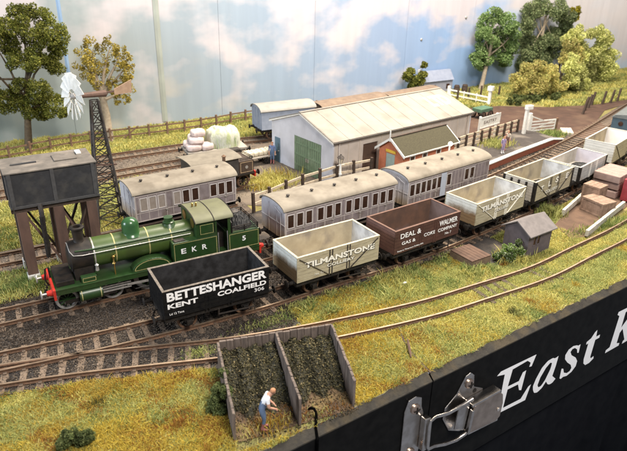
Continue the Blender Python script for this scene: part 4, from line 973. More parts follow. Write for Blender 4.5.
# little hut by the line
t = thing('lineside_hut', 'small mauve-grey hut with a pale felt roof by the front siding', 'hut', (19.45,-1.0,-.24), R(8)); t.scale = (1.07,1.07,1.07)
hl, hw2, he, ha = 2.05, .80, 1.42, 1.92
b = MB(); P = [(-hw2,0),(hw2,0),(hw2,he),(0,ha),(-hw2,he)]
b.prism(P, -hl/2, -hl/2+.08, lambda u,v,w: (w,u,v)); b.prism(P, hl/2-.08, hl/2, lambda u,v,w: (w,u,v)); b.box(-hl/2+.08,hl/2-.08,hw2-.08,hw2,0,he)
b.box(-hl/2+.08,-.62,-hw2,-hw2+.08,0,he).box(.02,hl/2-.08,-hw2,-hw2+.08,0,he).box(-.62,.02,-hw2,-hw2+.08,0,.62).box(-.62,.02,-hw2,-hw2+.08,1.24,he)
b.build('wall', M['hutwall'], t)
for x0, x1 in ((-.62,-.32),(-.28,.02)):
    f = MB().box(x0,x0+.04,-hw2-.02,-hw2+.04,.62,1.24).box(x1-.04,x1,-hw2-.02,-hw2+.04,.62,1.24).box(x0,x1,-hw2-.02,-hw2+.04,.60,.64)
    o = f.build('window', M['hutwall'], t); MB().box(x0+.04,x1-.04,-hw2+.02,-hw2+.03,.64,1.22).build('pane', M['pane'], o)
for s in (-1,1):
    b = MB(); b.prism([(0,ha),(s*(hw2+.20),he-.12),(s*(hw2+.20),he-.06),(0,ha+.06)], -hl/2-.16, hl/2+.16, lambda u,v,w: (w,u,v)); b.build('roof', M['hutroof'], t)

# platform with brick face and white edge
t = thing('station_platform', 'curved station platform with a brick face and white edging', 'platform')
xs = fr(14.2, 40.2, 40); b = MB(); vs = []
zt = lambda x: .40 if x < 37.5 else .40-.58*(x-37.5)/2.7
for x in xs: vs += [(x, PF.y(x)+.03, zt(x)), (x, PBk.y(x)+.25, zt(x)), (x, PF.y(x)+.03, -.3), (x, PBk.y(x)+.25, -.3)]
n = len(xs)
b.add(vs, [(4*i,4*i+4,4*i+5,4*i+1) for i in range(n-1)]+[(4*i+1,4*i+5,4*i+7,4*i+3) for i in range(n-1)]+[(0,1,3,2),(4*n-4,4*n-2,4*n-1,4*n-3)]); b.build('surface', M['tarmac'], t)
b = MB(); vs = []
for x in xs: vs += [(x, PF.y(x), zt(x)-.06), (x, PF.y(x), -.3), (x, PF.y(x)+.028, zt(x)-.06), (x, PF.y(x)+.028, -.3)]
b.add(vs, [(4*i,4*i+1,4*i+5,4*i+4) for i in range(n-1)]); b.build('brick_face', M['platbrick'], t)
b = MB(); vs = []
for x in xs: vs += [(x, PF.y(x)-.10, zt(x)+.03), (x, PF.y(x)+.30, zt(x)+.03), (x, PF.y(x)-.10, zt(x)-.06), (x, PF.y(x)+.30, zt(x)-.02)]
b.add(vs, [(4*i,4*i+4,4*i+5,4*i+1) for i in range(n-1)]+[(4*i,4*i+2,4*i+6,4*i+4) for i in range(n-1)]+[(4*i+1,4*i+5,4*i+7,4*i+3) for i in range(n-1)]+[(0,1,3,2),(4*n-4,4*n-2,4*n-1,4*n-3)]); b.build('white_edge', M['white'], t)
# dirt bank behind the platform front is the platform itself; crossing boards at the road
def boards(name, poly, z, label, m):
    b = MB(); q = [Vector((*p,0)) for p in poly]
    for k in range(4):
        a0, a1 = (k+.03)/4, (k+.97)/4
        A = q[0].lerp(q[3], a0); B = q[1].lerp(q[2], a0); Cc = q[1].lerp(q[2], a1); D = q[0].lerp(q[3], a1)
        b.add([(v.x,v.y,z) for v in (A,B,Cc,D)]+[(v.x,v.y,-.2) for v in (A,B,Cc,D)], [(0,1,2,3),(0,4,5,1),(1,5,6,2),(2,6,7,3),(3,7,4,0)])
    return tag(b.build(name, m), label, 'crossing boards')
xm = mat('pale_crossing_boards', (.62,.56,.46), (.48,.43,.35), 3, .8)
boards('crossing_boards', [(41.3,15.9),(42.6,17.4),(43.6,16.9),(42.3,15.4)], -.02, 'pale crossing boards at the road, nearer the platform gate', xm)
boards('crossing_boards', [(42.4,13.8),(44.4,14.4),(45.0,13.2),(43.0,12.5)], -.02, 'pale crossing boards between the two running lines at the road', xm)

# ================================================================== WATER TANK AND WIND PUMP
t = thing('water_tank', 'dark slate-grey water tank on brown timber legs beside the green engine', 'water tank', (-5.62,8.12,-.26), R(3.5))
# local: near face y=-1.15, x from -2.15 to 1.95
x0, x1, y0, y1, zb, ztp = -2.12, 2.02, -1.15, 1.25, 4.30, 6.12
o = MB().box(x0,x1,y0,y1,zb,ztp).build('tank_body', M['tank'], t, bevel=.03)
ribm = mat('rib_grey',(.075,.073,.073),(.055,.053,.053),5,.6)
for x in (x0+.12,(x0+x1)/2,x1-.12): MB().box(x-.09,x+.09,y0-.06,y0,zb+.14,ztp).build('tank_rib', ribm, t, bevel=.01)
for y in (y0+.12,y1-.12):
    MB().box(x0-.06,x0,y-.09,y+.09,zb,ztp).build('tank_rib', ribm, t, bevel=.01); MB().box(x1,x1+.06,y-.09,y+.09,zb,ztp).build('tank_rib', ribm, t, bevel=.01)
MB().box(x0-.05,x1+.05,y0-.05,y0,zb,zb+.14).build('bottom_flange', ribm, t, bevel=.01)
lid = MB().box(x0-.10,x1+.10,y0-.08,y1+.10,ztp,ztp+.07).build('tank_lid', M['tanklid'], t, bevel=.015)
MB().box(.25,1.35,-.35,.75,ztp+.07,ztp+.13).build('hatch', M['tanklid'], lid, bevel=.01)
MB().box(-1.75,-.55,-.05,.12,ztp+.07,ztp+.11).build('batten', M['tank'], lid)
MB().box(1.45,1.7,.35,.9,ztp+.07,ztp+.17).build('vent', M['white'], lid, bevel=.02)
b = MB()
for y in (y0+.18,0,y1-.18): b.box(x0-.05,x1+.05,y-.09,y+.09,zb-.24,zb)
b.build('bearer', M['darktimber'], t)
for x in (-1.72,0,1.62):
    for y in (-.88,.95):
        MB().box(x-.25,x+.25,y-.20,y+.20,.55,zb-.24).build('leg', M['timber'], t, bevel=.015)
        MB().box(x-.30,x+.30,y-.28,y+.28,0,.56).build('footing', M['concrete'], t, bevel=.03)
for y in (-.88,.95):
    for a, c in ((-1.52,-.20),(.20,1.42)):
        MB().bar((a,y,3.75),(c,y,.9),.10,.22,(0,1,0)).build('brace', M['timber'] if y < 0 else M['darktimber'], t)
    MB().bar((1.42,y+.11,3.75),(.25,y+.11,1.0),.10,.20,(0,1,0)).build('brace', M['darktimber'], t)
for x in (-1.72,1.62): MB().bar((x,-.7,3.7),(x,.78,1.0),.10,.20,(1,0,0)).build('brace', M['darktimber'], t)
b = MB(); b.tube([(-.85,-1.20,zb+.1),(-.85,-1.34,zb-.25),(-.86,-1.36,zb-.5)], [.12,.12,.11], 12); b.build('outlet', M['iron'], t, smooth=True)
b = MB(); b.tube([(-.86,-1.36,zb-.5),(-.88,-1.40,3.0),(-.86,-1.42,2.2),(-.90,-1.42,1.55)], [.14,.12,.14,.11], 10); b.build('leather_bag', M['under'], t, smooth=True)
MB().tube([(-2.05,-1.35,zb+.2),(-2.03,-1.36,2.2),(-1.98,-1.34,1.1)], .022, 6).build('chain', M['iron'], t)

t = thing('wind_pump', 'lattice steel wind pump with a white bladed wheel and tan tail vane', 'wind pump', (-2.35,13.15,-.25))
Hh, wb, wt_ = 7.9, .82, .20
legs = [((sx*wb,sy*wb,0),(sx*wt_,sy*wt_,Hh)) for sx in (-1,1) for sy in (-1,1)]
for a, c in legs: MB().bar(a, c, .10, .10).build('tower_leg', M['iron'], t)
lv = 11
def corner(k, i):
    f = k/lv; w = wb+(wt_-wb)*f; return Vector([(-w,-w,Hh*f),(w,-w,Hh*f),(w,w,Hh*f),(-w,w,Hh*f)][i])
for i in range(4):
    b = MB()
    for k in range(lv):
        a, c, d, e = corner(k,i), corner(k,(i+1)%4), corner(k+1,i), corner(k+1,(i+1)%4)
        b.bar(a, e, .045, .045).bar(c, d, .045, .045).bar(d, e, .05, .05)
    b.build('lattice_bracing', M['iron'], t)
MB().bar((-1.0,-.5,4.15),(.75,-.5,4.0),.07,.09).build('platform_bar', M['timber'], t)
nrm = Vector((-.95,-.31,.05)).normalized(); hub = Vector((-.20,-.08,Hh+.35)); 
MB().tube([hub+nrm*.95, hub-nrm*.95], [.12,.20], 10).build('gearbox', M['timber'], t)
ua = nrm.cross(Vector((0,0,1))).normalized(); ub = ua.cross(nrm)
wc = hub+nrm*1.05
wheel = MB(); wheel.lathe([(.16,-.10),(.20,0),(.10,.12)], (0,0,0), 'z', 12)
wo = wheel.build('wind_wheel', M['steel'], t); wo.location = wc; wo.rotation_euler = nrm.to_track_quat('Z','Y').to_euler()
for k in range(14):
    a = 2*math.pi*k/14; b = MB(); ca, sa = math.cos(a), math.sin(a)
    r0, r1 = .42, 1.32; w0, w1 = .11, .27
    def pt(r, w, z): return (r*ca-w*sa, r*sa+w*ca, z)
    b.add([pt(r0,-w0,-.03),pt(r0,w0,.05),pt(r1,w1,.10),pt(r1*1.02,0,.03),pt(r1,-w1,-.07)], [(0,1,2,3,4)])
    o = b.build('blade', M['white'], wo); sm = o.modifiers.new('thick','SOLIDIFY'); sm.thickness = .02
b = MB()
for r in (.5, 1.0): b.tube([(r*math.cos(2*math.pi*k/24), r*math.sin(2*math.pi*k/24), -.06) for k in range(25)], .02, 5)
for k in range(7): a = 2*math.pi*k/7; b.bar((0,0,-.06),(1.0*math.cos(a),1.0*math.sin(a),-.06),.03,.03)
b.build('wheel_rim', M['steel'], wo)
tl = -nrm; tl.z = 0; tl.normalize()
p0 = hub+tl*.7; p1 = hub+tl*1.5
b = MB(); b.bar(hub+tl*.2, p1, .06, .10); b.build('tail_arm', M['timber'], t)
b = MB(); q = [p1+Vector((0,0,-.22)), p1+tl*1.15+Vector((0,0,-.24)), p1+tl*1.2+Vector((0,0,.55)), p1+Vector((0,0,.12))]; sd = tl.cross(Vector((0,0,1)))*.025
b.add([v+sd for v in q]+[v-sd for v in q], [(0,1,2,3),(7,6,5,4),(0,4,5,1),(1,5,6,2),(2,6,7,3),(3,7,4,0)]); b.build('tail_vane', mat('tan_vane',(.40,.27,.18),(.32,.21,.14),4,.75), t)

# ================================================================== COAL BAYS
t = thing('coal_bays', 'pair of open coal bays with weathered grey board walls by the front edge', 'coal bays')
A, Bm, Cc = Vector((-.97,-3.86,0)), Vector((1.46,-4.36,0)), Vector((3.90,-4.84,0)); Af, Bf, Cf = Vector((-1.80,-8.05,0)), Vector((.64,-8.42,0)), Vector((2.97,-8.42,0))
def boardwall(p, q, h0, h1, name='board_wall', th=.10):
    d = q-p; L = d.length; u = d/L; n = int(L/.30); sdv = Vector((-u.y,u.x,0)); b = MB()
    for k in range(n):
        a = p+u*(L*k/n+.008); c = p+u*(L*(k+1)/n-.008); h = h0+(h1-h0)*k/n+rnd.uniform(-.018,.018); j = rnd.uniform(-.012,.012)
        vs = []
        for z in (-.3, h):
            for v in (a-sdv*(th/2+j), c-sdv*(th/2+j), c+sdv*(th/2-j), a+sdv*(th/2-j)): vs.append((v.x,v.y,z+(rnd.uniform(-.02,.02) if z > 0 else 0)))
        b.add(vs, [(0,3,2,1),(4,5,6,7),(0,1,5,4),(1,2,6,5),(2,3,7,6),(3,0,4,7)])
    return b.build(name, M['baywood'], t, bevel=.012)
boardwall(A+Vector((.08,0,0)), Bm, 1.12, 1.16, 'back_wall'); boardwall(Bm, Cc, 1.16, 1.18, 'back_wall')
boardwall(A+Vector((.0,-.08,0)), Af, 1.16, .98, 'side_wall'); boardwall(Bm+Vector((-.02,-.09,0)), Bf, 1.22, 1.05, 'partition_wall'); boardwall(Cc+Vector((-.02,-.05,0)), Cf, 1.22, 1.05, 'side_wall')
def heap(P00, P10, P01, P11, label, seed, frac=.70):
    """coal bank: P00/P10 the back corners, P01/P11 the front ones"""
    r = np.random.RandomState(seed); n = 46; H = r.rand(n+1, n+1)
    for _ in range(2): H = (H+np.roll(H,1,0)+np.roll(H,1,1)+np.roll(H,-1,0)+np.roll(H,-1,1))/5
    b = MB(); vs = []; pts = []
    for j in range(n+1):
        for i in range(n+1):
            u, v = .035+.93*i/n, .03+frac*j/n*(1+.10*math.sin(i*.35+seed)); p = (P00*(1-u)+P10*u)*(1-v)+(P01*(1-u)+P11*u)*v
            tt = j/n; z = -.22+.92*(1-tt**1.7)*(1-.10*math.sin(i*.5+seed))+(H[j,i]-.5)*.42*(1-.5*tt); vs.append((p.x,p.y,z)); pts.append((p.x,p.y,z))
    b.add(vs, [(j*(n+1)+i, j*(n+1)+i+1, (j+1)*(n+1)+i+1, (j+1)*(n+1)+i) for i in range(n) for j in range(n)])
    o = b.build('coal_heap', mat('bay_coal',(.045,.042,.022),(.020,.019,.012),7,.75,bump=.6,bscale=14), smooth=False)
    tag(o, label, 'coal heap')
    # loose lumps on the heap
    pts = np.array(pts); k = 9000; idx = r.randint(0, len(pts), k); base = pts[idx]+r.normal(0,.035,(k,3))+np.array([0,0,.012])
    s = .018+.085*r.power(.45,k)*r.uniform(.3,1,k); dirs = r.normal(size=(k,4,3)); dirs /= np.linalg.norm(dirs,axis=2,keepdims=True)
    V = (base[:,None,:]+dirs*s[:,None,None]).reshape(-1,3); F = np.arange(k)[:,None,None]*4+np.array([[0,1,2],[0,2,3],[0,3,1],[1,3,2]])[None]
    pal = np.array([(.040,.038,.021),(.062,.056,.027),(.115,.10,.05),(.020,.019,.015),(.18,.145,.075)]); c = pal[r.choice(5,k,p=[.26,.28,.24,.09,.13])]
    l = raw_mesh('loose_lumps', V, F.reshape(-1,3), np.repeat(c,4,0), M['stone']); l.parent = o; tag(l, kind='stuff')
heap(A, Bm, Af, Bf, 'dark coal heap filling the left coal bay behind the stooping man', 3)
heap(Bm, Cc, Bf, Cf, 'dark coal heap filling the right coal bay', 5, .66)
sheet('ground', [(-1.72,-8.2),(2.95,-8.52),(3.6,-5.2),(-1.1,-4.3)], -.215, mat('bay_earth',(.105,.066,.038),(.060,.038,.024),2.4,.95,bump=.9,bscale=9,c3=(.145,.10,.04),s3=1.1))
# bent black wire hook standing at the bay mouth and hanging over the edge
b = MB(); pw = [Vector(p) for p in ((1.20,-7.98,-.02),(1.30,-8.02,.05),(1.40,-8.08,.02),(1.42,-8.2,-.05),(1.34,-8.42,-.10),(1.14,-8.72,-.22),(1.05,-9.06,-.48),(1.03,-9.10,-1.6),(1.00,-9.13,-2.6))]
b.tube(pw, [.04,.065,.06,.052,.052,.055,.06,.062,.062], 8)
tag(b.build('bent_wire', mat('dead_black',(.002,.002,.002),(.003,.003,.003),4,1.,spec=0.), smooth=True), 'thick bent black wire hooked over the board edge at the right coal bay', 'wire')

# low timber stage by the brown wagon, plank kerbs and crates of the loading dock
t = thing('timber_stage', 'low brown boarded stage beside the track, in front of the red-brown wagon', 'stage', (15.37,-.72,-.25), R(6))
b = MB()
for k in range(6): b.box(-.78+.26*k+.008,-.78+.26*(k+1)-.008,-.85,.85,.40,.48)
b.build('deck', M['brown'], t, bevel=.01)
b = MB(); b.box(-.78,.78,-.85,-.77,.0,.40).box(-.78,-.70,-.77,.85,.0,.40).box(.70,.78,-.77,.85,.0,.40).box(-.70,.70,.77,.85,0,.40); b.build('side', mat('stage_side',(.20,.135,.09),(.14,.095,.065),4,.85), t)
for (p, q, lab) in (((25.2,1.38),(28.95,2.98),'white plank kerb on the train side of the loading dock'),((23.95,-1.62),(30.3,.60),'white plank kerb on the turf side of the loading dock')):
    b = MB(); pp = Vector((*p,.10)); qq = Vector((*q,.16)); n = 5
    for k in range(n): b.bar(pp.lerp(qq,k/n+.004), pp.lerp(qq,(k+1)/n-.004), .20, .42)
    tag(b.build('plank_kerb', mat('weathered_white',(.52,.49,.42),(.36,.33,.28),4,.8,bump=.15), bevel=.015), lab, 'kerb')
sheet('ground', [(23.0,-1.4),(24.2,-1.5),(30.6,.62),(33,1.7),(32,4.2),(28.9,2.9),(25.2,1.35),(23.6,.6)], -.19, mat('dock_earth',(.115,.068,.042),(.08,.047,.03),1.8,.95,bump=.5,bscale=10))
def crate(label, x, y, z, sx, sy, h, rz, m, group=None):
    t = thing('wooden_crate', label, 'crate', (x,y,z), rz, group)
    MB().box(-sx/2+.03,sx/2-.03,-sy/2+.03,sy/2-.03,.02,h-.02).build('box', m, t)
    b = MB(); w = .11
    for s in (-1,1):
        b.box(-sx/2,sx/2,s*sy/2,s*(sy/2-.03),0,w).box(-sx/2,sx/2,s*sy/2,s*(sy/2-.03),h-w,h)
        for xx in (-sx/2,-w/2,sx/2-w): b.box(xx,xx+w,s*(sy/2),s*(sy/2-.03),w,h-w)
        b.box(s*sx/2,s*(sx/2-.03),-sy/2+.03,sy/2-.03,0,w).box(s*sx/2,s*(sx/2-.03),-sy/2+.03,sy/2-.03,h-w,h)
        for yy in (-sy/2+.03,sy/2-.03-w): b.box(s*sx/2,s*(sx/2-.03),yy,yy+w,w,h-w)
    for k in range(4): b.box(-sx/2,sx/2,-sy/2+sy*k/4+.01,-sy/2+sy*(k+1)/4-.01,h,h+.03)
    b.build('batten', m, t, bevel=.006)
    return t
crate('brown wooden crate in front, standing on the dock between the plank kerbs', 28.05,.95,-.18, 1.35,1.75,.95, R(-68+90-22), M['crate'])
crate('brown wooden crate with a cross-braced lid, behind the front crate', 29.0,2.15,-.18, 1.15,1.25,1.45, R(12), M['crate'])
for i, (z, w) in enumerate(((-.18,2.3),(.42,2.2),(.98,2.7))):
    t = thing('pink_block', ('pinkish slab at the bottom of the stack by the crates','pinkish slab in the middle of the stack by the crates','large pinkish slab on top of the stack by the crates')[i], 'slab', (32.1+.1*i,3.25,z), R(16))
    MB().box(-w/2,w/2,-.95,.95,0,.5 if i < 2 else .55).build('slab', M['pallet'], t, bevel=.05)
    b = MB()
    for xx in (-w/4,w/4): b.box(xx-.05,xx+.05,-.97,.97,-.01,.52 if i < 2 else .57)
    b.build('strap', mat('strap_pink',(.46,.30,.26),(.38,.25,.21),4,.8), t)
t = thing('red_container', 'deep red box at the right edge, beside the pinkish slabs', 'container', (32.75,1.35,-.2), R(16))
MB().box(-1.3,1.3,-.7,.7,.1,1.7).build('body', mat('deep_red',(.30,.035,.045),(.24,.028,.036),3,.6), t, bevel=.03)
b = MB()
for xx in (-1.1,-.4,.4,1.1): b.box(xx-.05,xx+.05,-.74,-.7,.1,1.7)
b.build('rib', MATS['deep_red'], t); MB().box(-1.2,1.2,-.6,.6,0,.1).build('skid', M['darktimber'], t)

# ================================================================== FENCES, SIGNS, GATES, LAMPS
def fence(label, pts, h, rails, pm, rm, post=.12, base=0., name='fence', pitch=1.75, zf=None, tilt=0., rw=.13):
    P = Path(pts) if len(pts) > 2 else None
    t = thing(name, label, 'fence'); n = max(2, int(round(P.L/pitch))); pos = []
    for k in range(n+1):
        x, y, a = P.at(P.L*k/n); z = zf(x) if zf else base; pos.append(Vector((x,y,z)))
        o = MB().box(-post/2,post/2,-post/2,post/2,-.3,h+.12).build('post', pm, t, bevel=.01); o.location = (x,y,z); o.rotation_euler = (rnd.uniform(-.03,.03)+tilt, rnd.uniform(-.04,.04), a)
    for r in rails:
        b = MB()
        for k in range(n):
            a, c = pos[k], pos[k+1]; d = (c-a).normalized(); sd = Vector((-d.y,d.x,0))*(post/2-.015)
            j = rnd.uniform(-.03,.03); b.bar(a+sd+Vector((0,0,r+j)), c+sd+Vector((0,0,r+rnd.uniform(-.03,.03))), .06, rw)
        b.build('rail', rm, t)
    return t, pos
fence('brown post-and-rail fence in front of the painted sky, back left', [(-16,27.6),(-7.5,28.9),(-4.4,30.0),(.5,30.9),(5.3,31.0),(10.2,31.6),(14,32.6),(22,33.4),(30,34)], 1.15, (.45,1.0), M['fencewood'], M['fencewood'], .17, -.25)
b = MB(); b.bar((1.9,30.9,-.1),(3.4,30.95,.95),.06,.12); tag(b.build('fence_brace', M['fencewood']), 'diagonal brown strut leaning on the back fence', 'strut')
zf = lambda x: -.2 if x < 13 else (-.2+.6*(x-13)/2 if x < 15 else .40)
fence('cream-railed fence with dark posts from the yard to the station building', [(6.55,10.75),(8.4,11.45),(9.9,11.9),(11.6,12.2),(13.7,12.45),(16.9,12.62)], 1.30, (.55,1.15), M['darktimber'], M['palefence'], .18, zf=lambda x: -.2+max(0,min(1,(x-8)/6))*.5, pitch=1.6, rw=.17)
fence('cream-railed fence with dark posts along the back of the platform, right of the station building', [(24.5,13.62),(28.3,14.8),(32.9,16.0),(36.1,16.85)], 1.12, (.30,.72,1.12), M['darktimber'], M['palefence'], .18, base=.40, pitch=1.15, rw=.18)
# white gate and tall posts at the platform end
t = thing('white_gate', 'white five-bar gate at the end of the platform by the road', 'gate', (37.7,17.0,-.2), R(-4))
b = MB(); b.bar((0,0,0),(0,0,2.25),.26,.26); b.build('gate_post', M['white'], t, bevel=.02)
b = MB(); b.bar((3.5,0,0),(3.5,0,1.5),.20,.20); b.build('gate_post', M['fencewood'], t, bevel=.02)
b = MB()
for z in (.45,.75,1.05,1.35): b.bar((.18,0,z),(3.35,0,z),.07,.12)
b.bar((.25,0,.4),(.25,0,1.95),.10,.12).bar((3.3,0,.4),(3.3,0,1.4),.08,.10).bar((.25,0,1.9),(1.8,0,1.35),.07,.11).bar((.3,0,.5),(3.2,0,1.3),.05,.09)
b.build('gate_leaf', M['white'], t)
t = thing('white_post', 'tall white post with a square cap beside the platform gate', 'post', (36.3,16.2,.35))
MB().bar((0,0,0),(0,0,2.55),.28,.28).build('shaft', M['white'], t, bevel=.02); MB().box(-.2,.55,-.2,.2,2.35,2.75).build('cap', M['white'], t, bevel=.04)
t = thing('crossing_gate', 'long white crossing gate with a square-headed post across the back road', 'gate', (43.1,28.4,-.22), math.atan2(4.6,-2.1))
MB().bar((0,0,0),(0,0,2.1),.32,.32).build('gate_post', M['white'], t, bevel=.02); MB().box(-.3,.3,-.3,.3,1.7,2.2).build('post_head', M['white'], t, bevel=.03)
b = MB(); b.bar((.1,0,.9),(5.2,0,1.05),.10,.16).bar((.1,0,.35),(5.2,0,.5),.10,.14)
for x in (1.6,3.2,5.0): b.bar((x,0,.2),(x,0,1.15),.10,.12)
b.build('gate_leaf', M['white'], t)
MB().bar((5.2,0,0),(5.2,0,1.5),.28,.28).build('gate_post', M['white'], t, bevel=.02)
t = thing('farm_cart', 'green-covered hand cart standing on the brown road behind the name board', 'cart', (38.3,24.2,-.2), R(10))
MB().box(-1.0,1.0,-.6,.6,.72,1.12).build('tray', mat('cart_green',(.08,.16,.10),(.06,.12,.075),4,.7), t, bevel=.04)
for x in (-.6,.6):
    for y in (-.66,.66): add_wheel(t, x, y, .42, m=M['darktimber'], tyre=M['under'])
MB().bar((-1.0,0,.8),(-1.9,0,.4),.08,.08).build('shaft', M['darktimber'], t)
t = thing('name_board', 'white station name board on two posts behind the platform fence', 'sign', (30.3,15.85,.35), R(15.5))
for x in (.1,2.9): MB().bar((x,.06,0),(x,.06,2.25 if x > 1 else 2.35),.20,.16).build('post', M['white'], t, bevel=.015)
MB().box(0,3.3,-.04,.04,1.25,2.22).build('board', M['white'], t, bevel=.01)
b = MB(); b.box(-.03,3.33,-.07,-.04,2.16,2.25).box(-.03,3.33,-.07,-.04,1.22,1.31).box(-.03,.06,-.07,-.04,1.31,2.16).box(3.24,3.33,-.07,-.04,1.31,2.16); b.build('frame', M['white'], t)
text_mesh('EASTRY', .65, 2.75, 1.57, 1.87, -.046, mat('brown_lettering',(.10,.06,.04),(.14,.09,.06),9,.7), t, offset=.0)
def lamp(label, x, y, z, h, m, lit=False):
    t = thing('platform_lamp', label, 'lamp', (x,y,z))
    b = MB(); b.lathe([(.20,0),(.20,.25),(.12,.32),(.10,h*.55),(.13,h*.57),(.08,h*.6),(.07,h)], (0,0,0), 'z', 12); b.build('post', m, t, smooth=True)
    if lit:
        MB().sphere((0,-.05,h+.16), .17, 16).build('globe', M['glow'], t, smooth=True)
        return t
    b = MB(); b.lathe([(.12,h),(.22,h+.38),(.26,h+.40)], (0,0,0), 'z', 6); b.build('lantern', M['lampglass'], t)
    b = MB(); b.lathe([(.30,h+.40),(.12,h+.58),(.06,h+.60),(.06,h+.68),(.02,h+.7)], (0,0,0), 'z', 6)
    for k in range(6): a = math.pi*2*k/6; b.bar((.12*math.cos(a),.12*math.sin(a),h),(.235*math.cos(a),.235*math.sin(a),h+.4),.025,.025)
    b.build('lantern_frame', M['iron'], t)
    MB().bar((-.3,0,h-.15),(.3,0,h-.15),.04,.04).build('ladder_bar', m, t); return t
lamp('white lamp post with a lantern, before the near corner of the goods shed', 13.9, 12.05, -.1, 1.95, M['white'])
lamp('lit globe lamp on the platform in front of the brick station building', 22.42, 10.34, .40, 2.2, M['white'], lit=True)
t = thing('signal_post', 'thin brown post standing behind the end of the short coach', 'post', (5.35,12.95,-.2))
MB().bar((0,0,0),(0,0,3.4),.18,.18).build('shaft', M['fencewood'], t, bevel=.015); MB().lathe([(.16,3.4),(.16,3.44),(.02,3.55)], (0,0,0), 'z', 8).build('cap', M['fencewood'], t)
MB().bar((0,-.1,.9),(0,-.1,1.2),.3,.05).build('plate', M['white'], t)
for i, (x, y) in enumerate(((50.0,20.9),(51.6,22.0),(53.0,22.7),(54.6,23.6),(56.2,23.4),(57.8,23.5),(59.4,23.8))):
    o = MB().bar((0,0,-.2),(.32,.0,1.55),.20,.20).build('fence_post', M['darktimber'], bevel=.02); tag(o, 'dark leaning fence post on the field verge', 'post', 'leaning posts along the right-hand field'); o.location = (x,y,-.2); o.rotation_euler = (0,0,rnd.uniform(-.2,.2))
for i, (x, y) in enumerate(((41.0,31.5),(43.3,32.2),(45.6,32.6),(47.6,31.6),(49.4,30.4),(51.2,29.2))):
    o = MB().bar((0,0,-.2),(0,0,1.25),.18,.18).build('fence_post', M['darktimber'], bevel=.02); tag(o, 'short dark upright post under the right-hand trees', 'post', 'upright posts along the back road'); o.location = (x,y,-.2)
# low-relief cottage against the sky board
t = thing('low_cottage', 'pale grey low-relief cottage against the painted sky, right of the back bush', 'building', (38.9,35.4,-.2), R(3))
MB().box(0,4.6,0,.9,0,1.7).build('wall', mat('cottage_wall',(.27,.28,.33),(.23,.24,.29),2,.8), t)
b = MB(); b.prism([(-.15,1.62),(1.05,1.62),(1.05,2.75),(.75,2.75)], -.1, 4.7, lambda u,v,w: (w,u,v)); b.build('roof', mat('cottage_roof',(.25,.28,.36),(.21,.24,.32),2,.7), t)
MB().box(-.6,-.28,.4,.7,1.2,3.1).build('chimney', M['white'], t, bevel=.02)
for x in (1.4,3.6): MB().box(x,x+.5,-.03,0,.55,1.15).build('window', M['pane'], t)
for i,(x,y) in enumerate(((43.4,34.6),(44.6,34.5))):
    t = thing('barrel', ('dark barrel by the end of the low cottage, nearer one','dark barrel by the end of the low cottage, farther one')[i], 'barrel', (x,y,-.2))
    MB().lathe([(.30,0),(.38,.4),(.38,.7),(.30,1.1),(.27,1.1),(.27,1.05)], (0,0,0), 'z', 12).build('staves', M['darktimber'], t, smooth=True)
    for z in (.2,.9): MB().lathe([(.36,z-.04),(.37,z+.04)], (0,0,0), 'z', 12).build('hoop', M['iron'], t)

# ------------------------------------------------------------------ loads in the yard
t = thing('flat_wagon', 'grey flat wagon on the yard track under the sacks and the pale bale', 'wagon', group=None)
MB().box(-2.5,2.5,-1.15,1.15,.80,.98).build('deck', mat('flat_deck',(.36,.32,.27),(.28,.25,.21),3,.8), t, bevel=.02)
MB().box(-2.4,2.4,-.8,.8,.62,.80).build('underframe', M['under'], t)
for x in (-1.5,1.5):
    for y in (-.675,.675): add_wheel(t, x, y, .42)
buffers(t, 2.5, .72, M['under'], None, L=.3); place(t, 7.75, T5.y(7.75)-.1, 0, T5.ang(7.7))
def sack(label, x, y, z, sx, sy, sz, rz, m, name='sack', group=None):
    b = MB(); b.sphere((0,0,0), 1, 14); r = random.Random(int(x*100+z*10))
    for i, v in enumerate(b.v):
        f = lambda c: math.copysign(abs(c)**.55, c); b.v[i] = (f(v[0])*sx+r.uniform(-.02,.02), f(v[1])*sy+r.uniform(-.02,.02), f(v[2])*sz+r.uniform(-.02,.02))
    o = b.build(name, m, smooth=True); tag(o, label, name.replace('_',' '), group); place(o, x, y, z, rz); return o
for i, (dx, dy, z, sx) in enumerate(((-1.75,-.55,1.27,.62),(-1.7,.5,1.27,.62),(-.72,-.55,1.25,.55),(-1.5,-.45,1.80,.62),(-1.35,.4,1.80,.60),(-1.25,-.2,2.32,.58))):
    sack('plump pinkish-grey sack in the pile on the flat wagon', 7.6+dx, T5.y(7.6)-.1+dy, z, sx, .52, .29, R(rnd.uniform(-15,15)), mat('pale_pink_sack',(.60,.50,.47),(.5,.41,.38),5,.9,bump=.3), group='sacks piled on the flat wagon')
t = thing('tarpaulin_bale', 'large pale tied-down tarpaulin bale on the flat wagon', 'bale')
b = MB(); n, m_ = 36, 14; vs = []; r = random.Random(4)
for j in range(m_+1):
    v = j/m_; 
    for i in range(n):
        a = 2*math.pi*i/n; rr = (1-.55*v**3.0)*(1+.05*math.sin(7*a)+.03*math.sin(13*a+v*4)); q = abs(math.cos(a))**.7; s_ = abs(math.sin(a))**.7
        vs.append((1.55*rr*math.copysign(q,math.cos(a)), 1.12*rr*math.copysign(s_,math.sin(a)), 1.75*(1-(1-v)**1.9)*(1+.06*math.sin(3*a+1)*v) + r.uniform(-.05,.05)))
b.add(vs, [(j*n+i, j*n+(i+1)%n, (j+1)*n+(i+1)%n, (j+1)*n+i) for j in range(m_) for i in range(n)]+[tuple(m_*n+i for i in range(n))])
b.build('tarpaulin', M['tarp'], t, smooth=True)
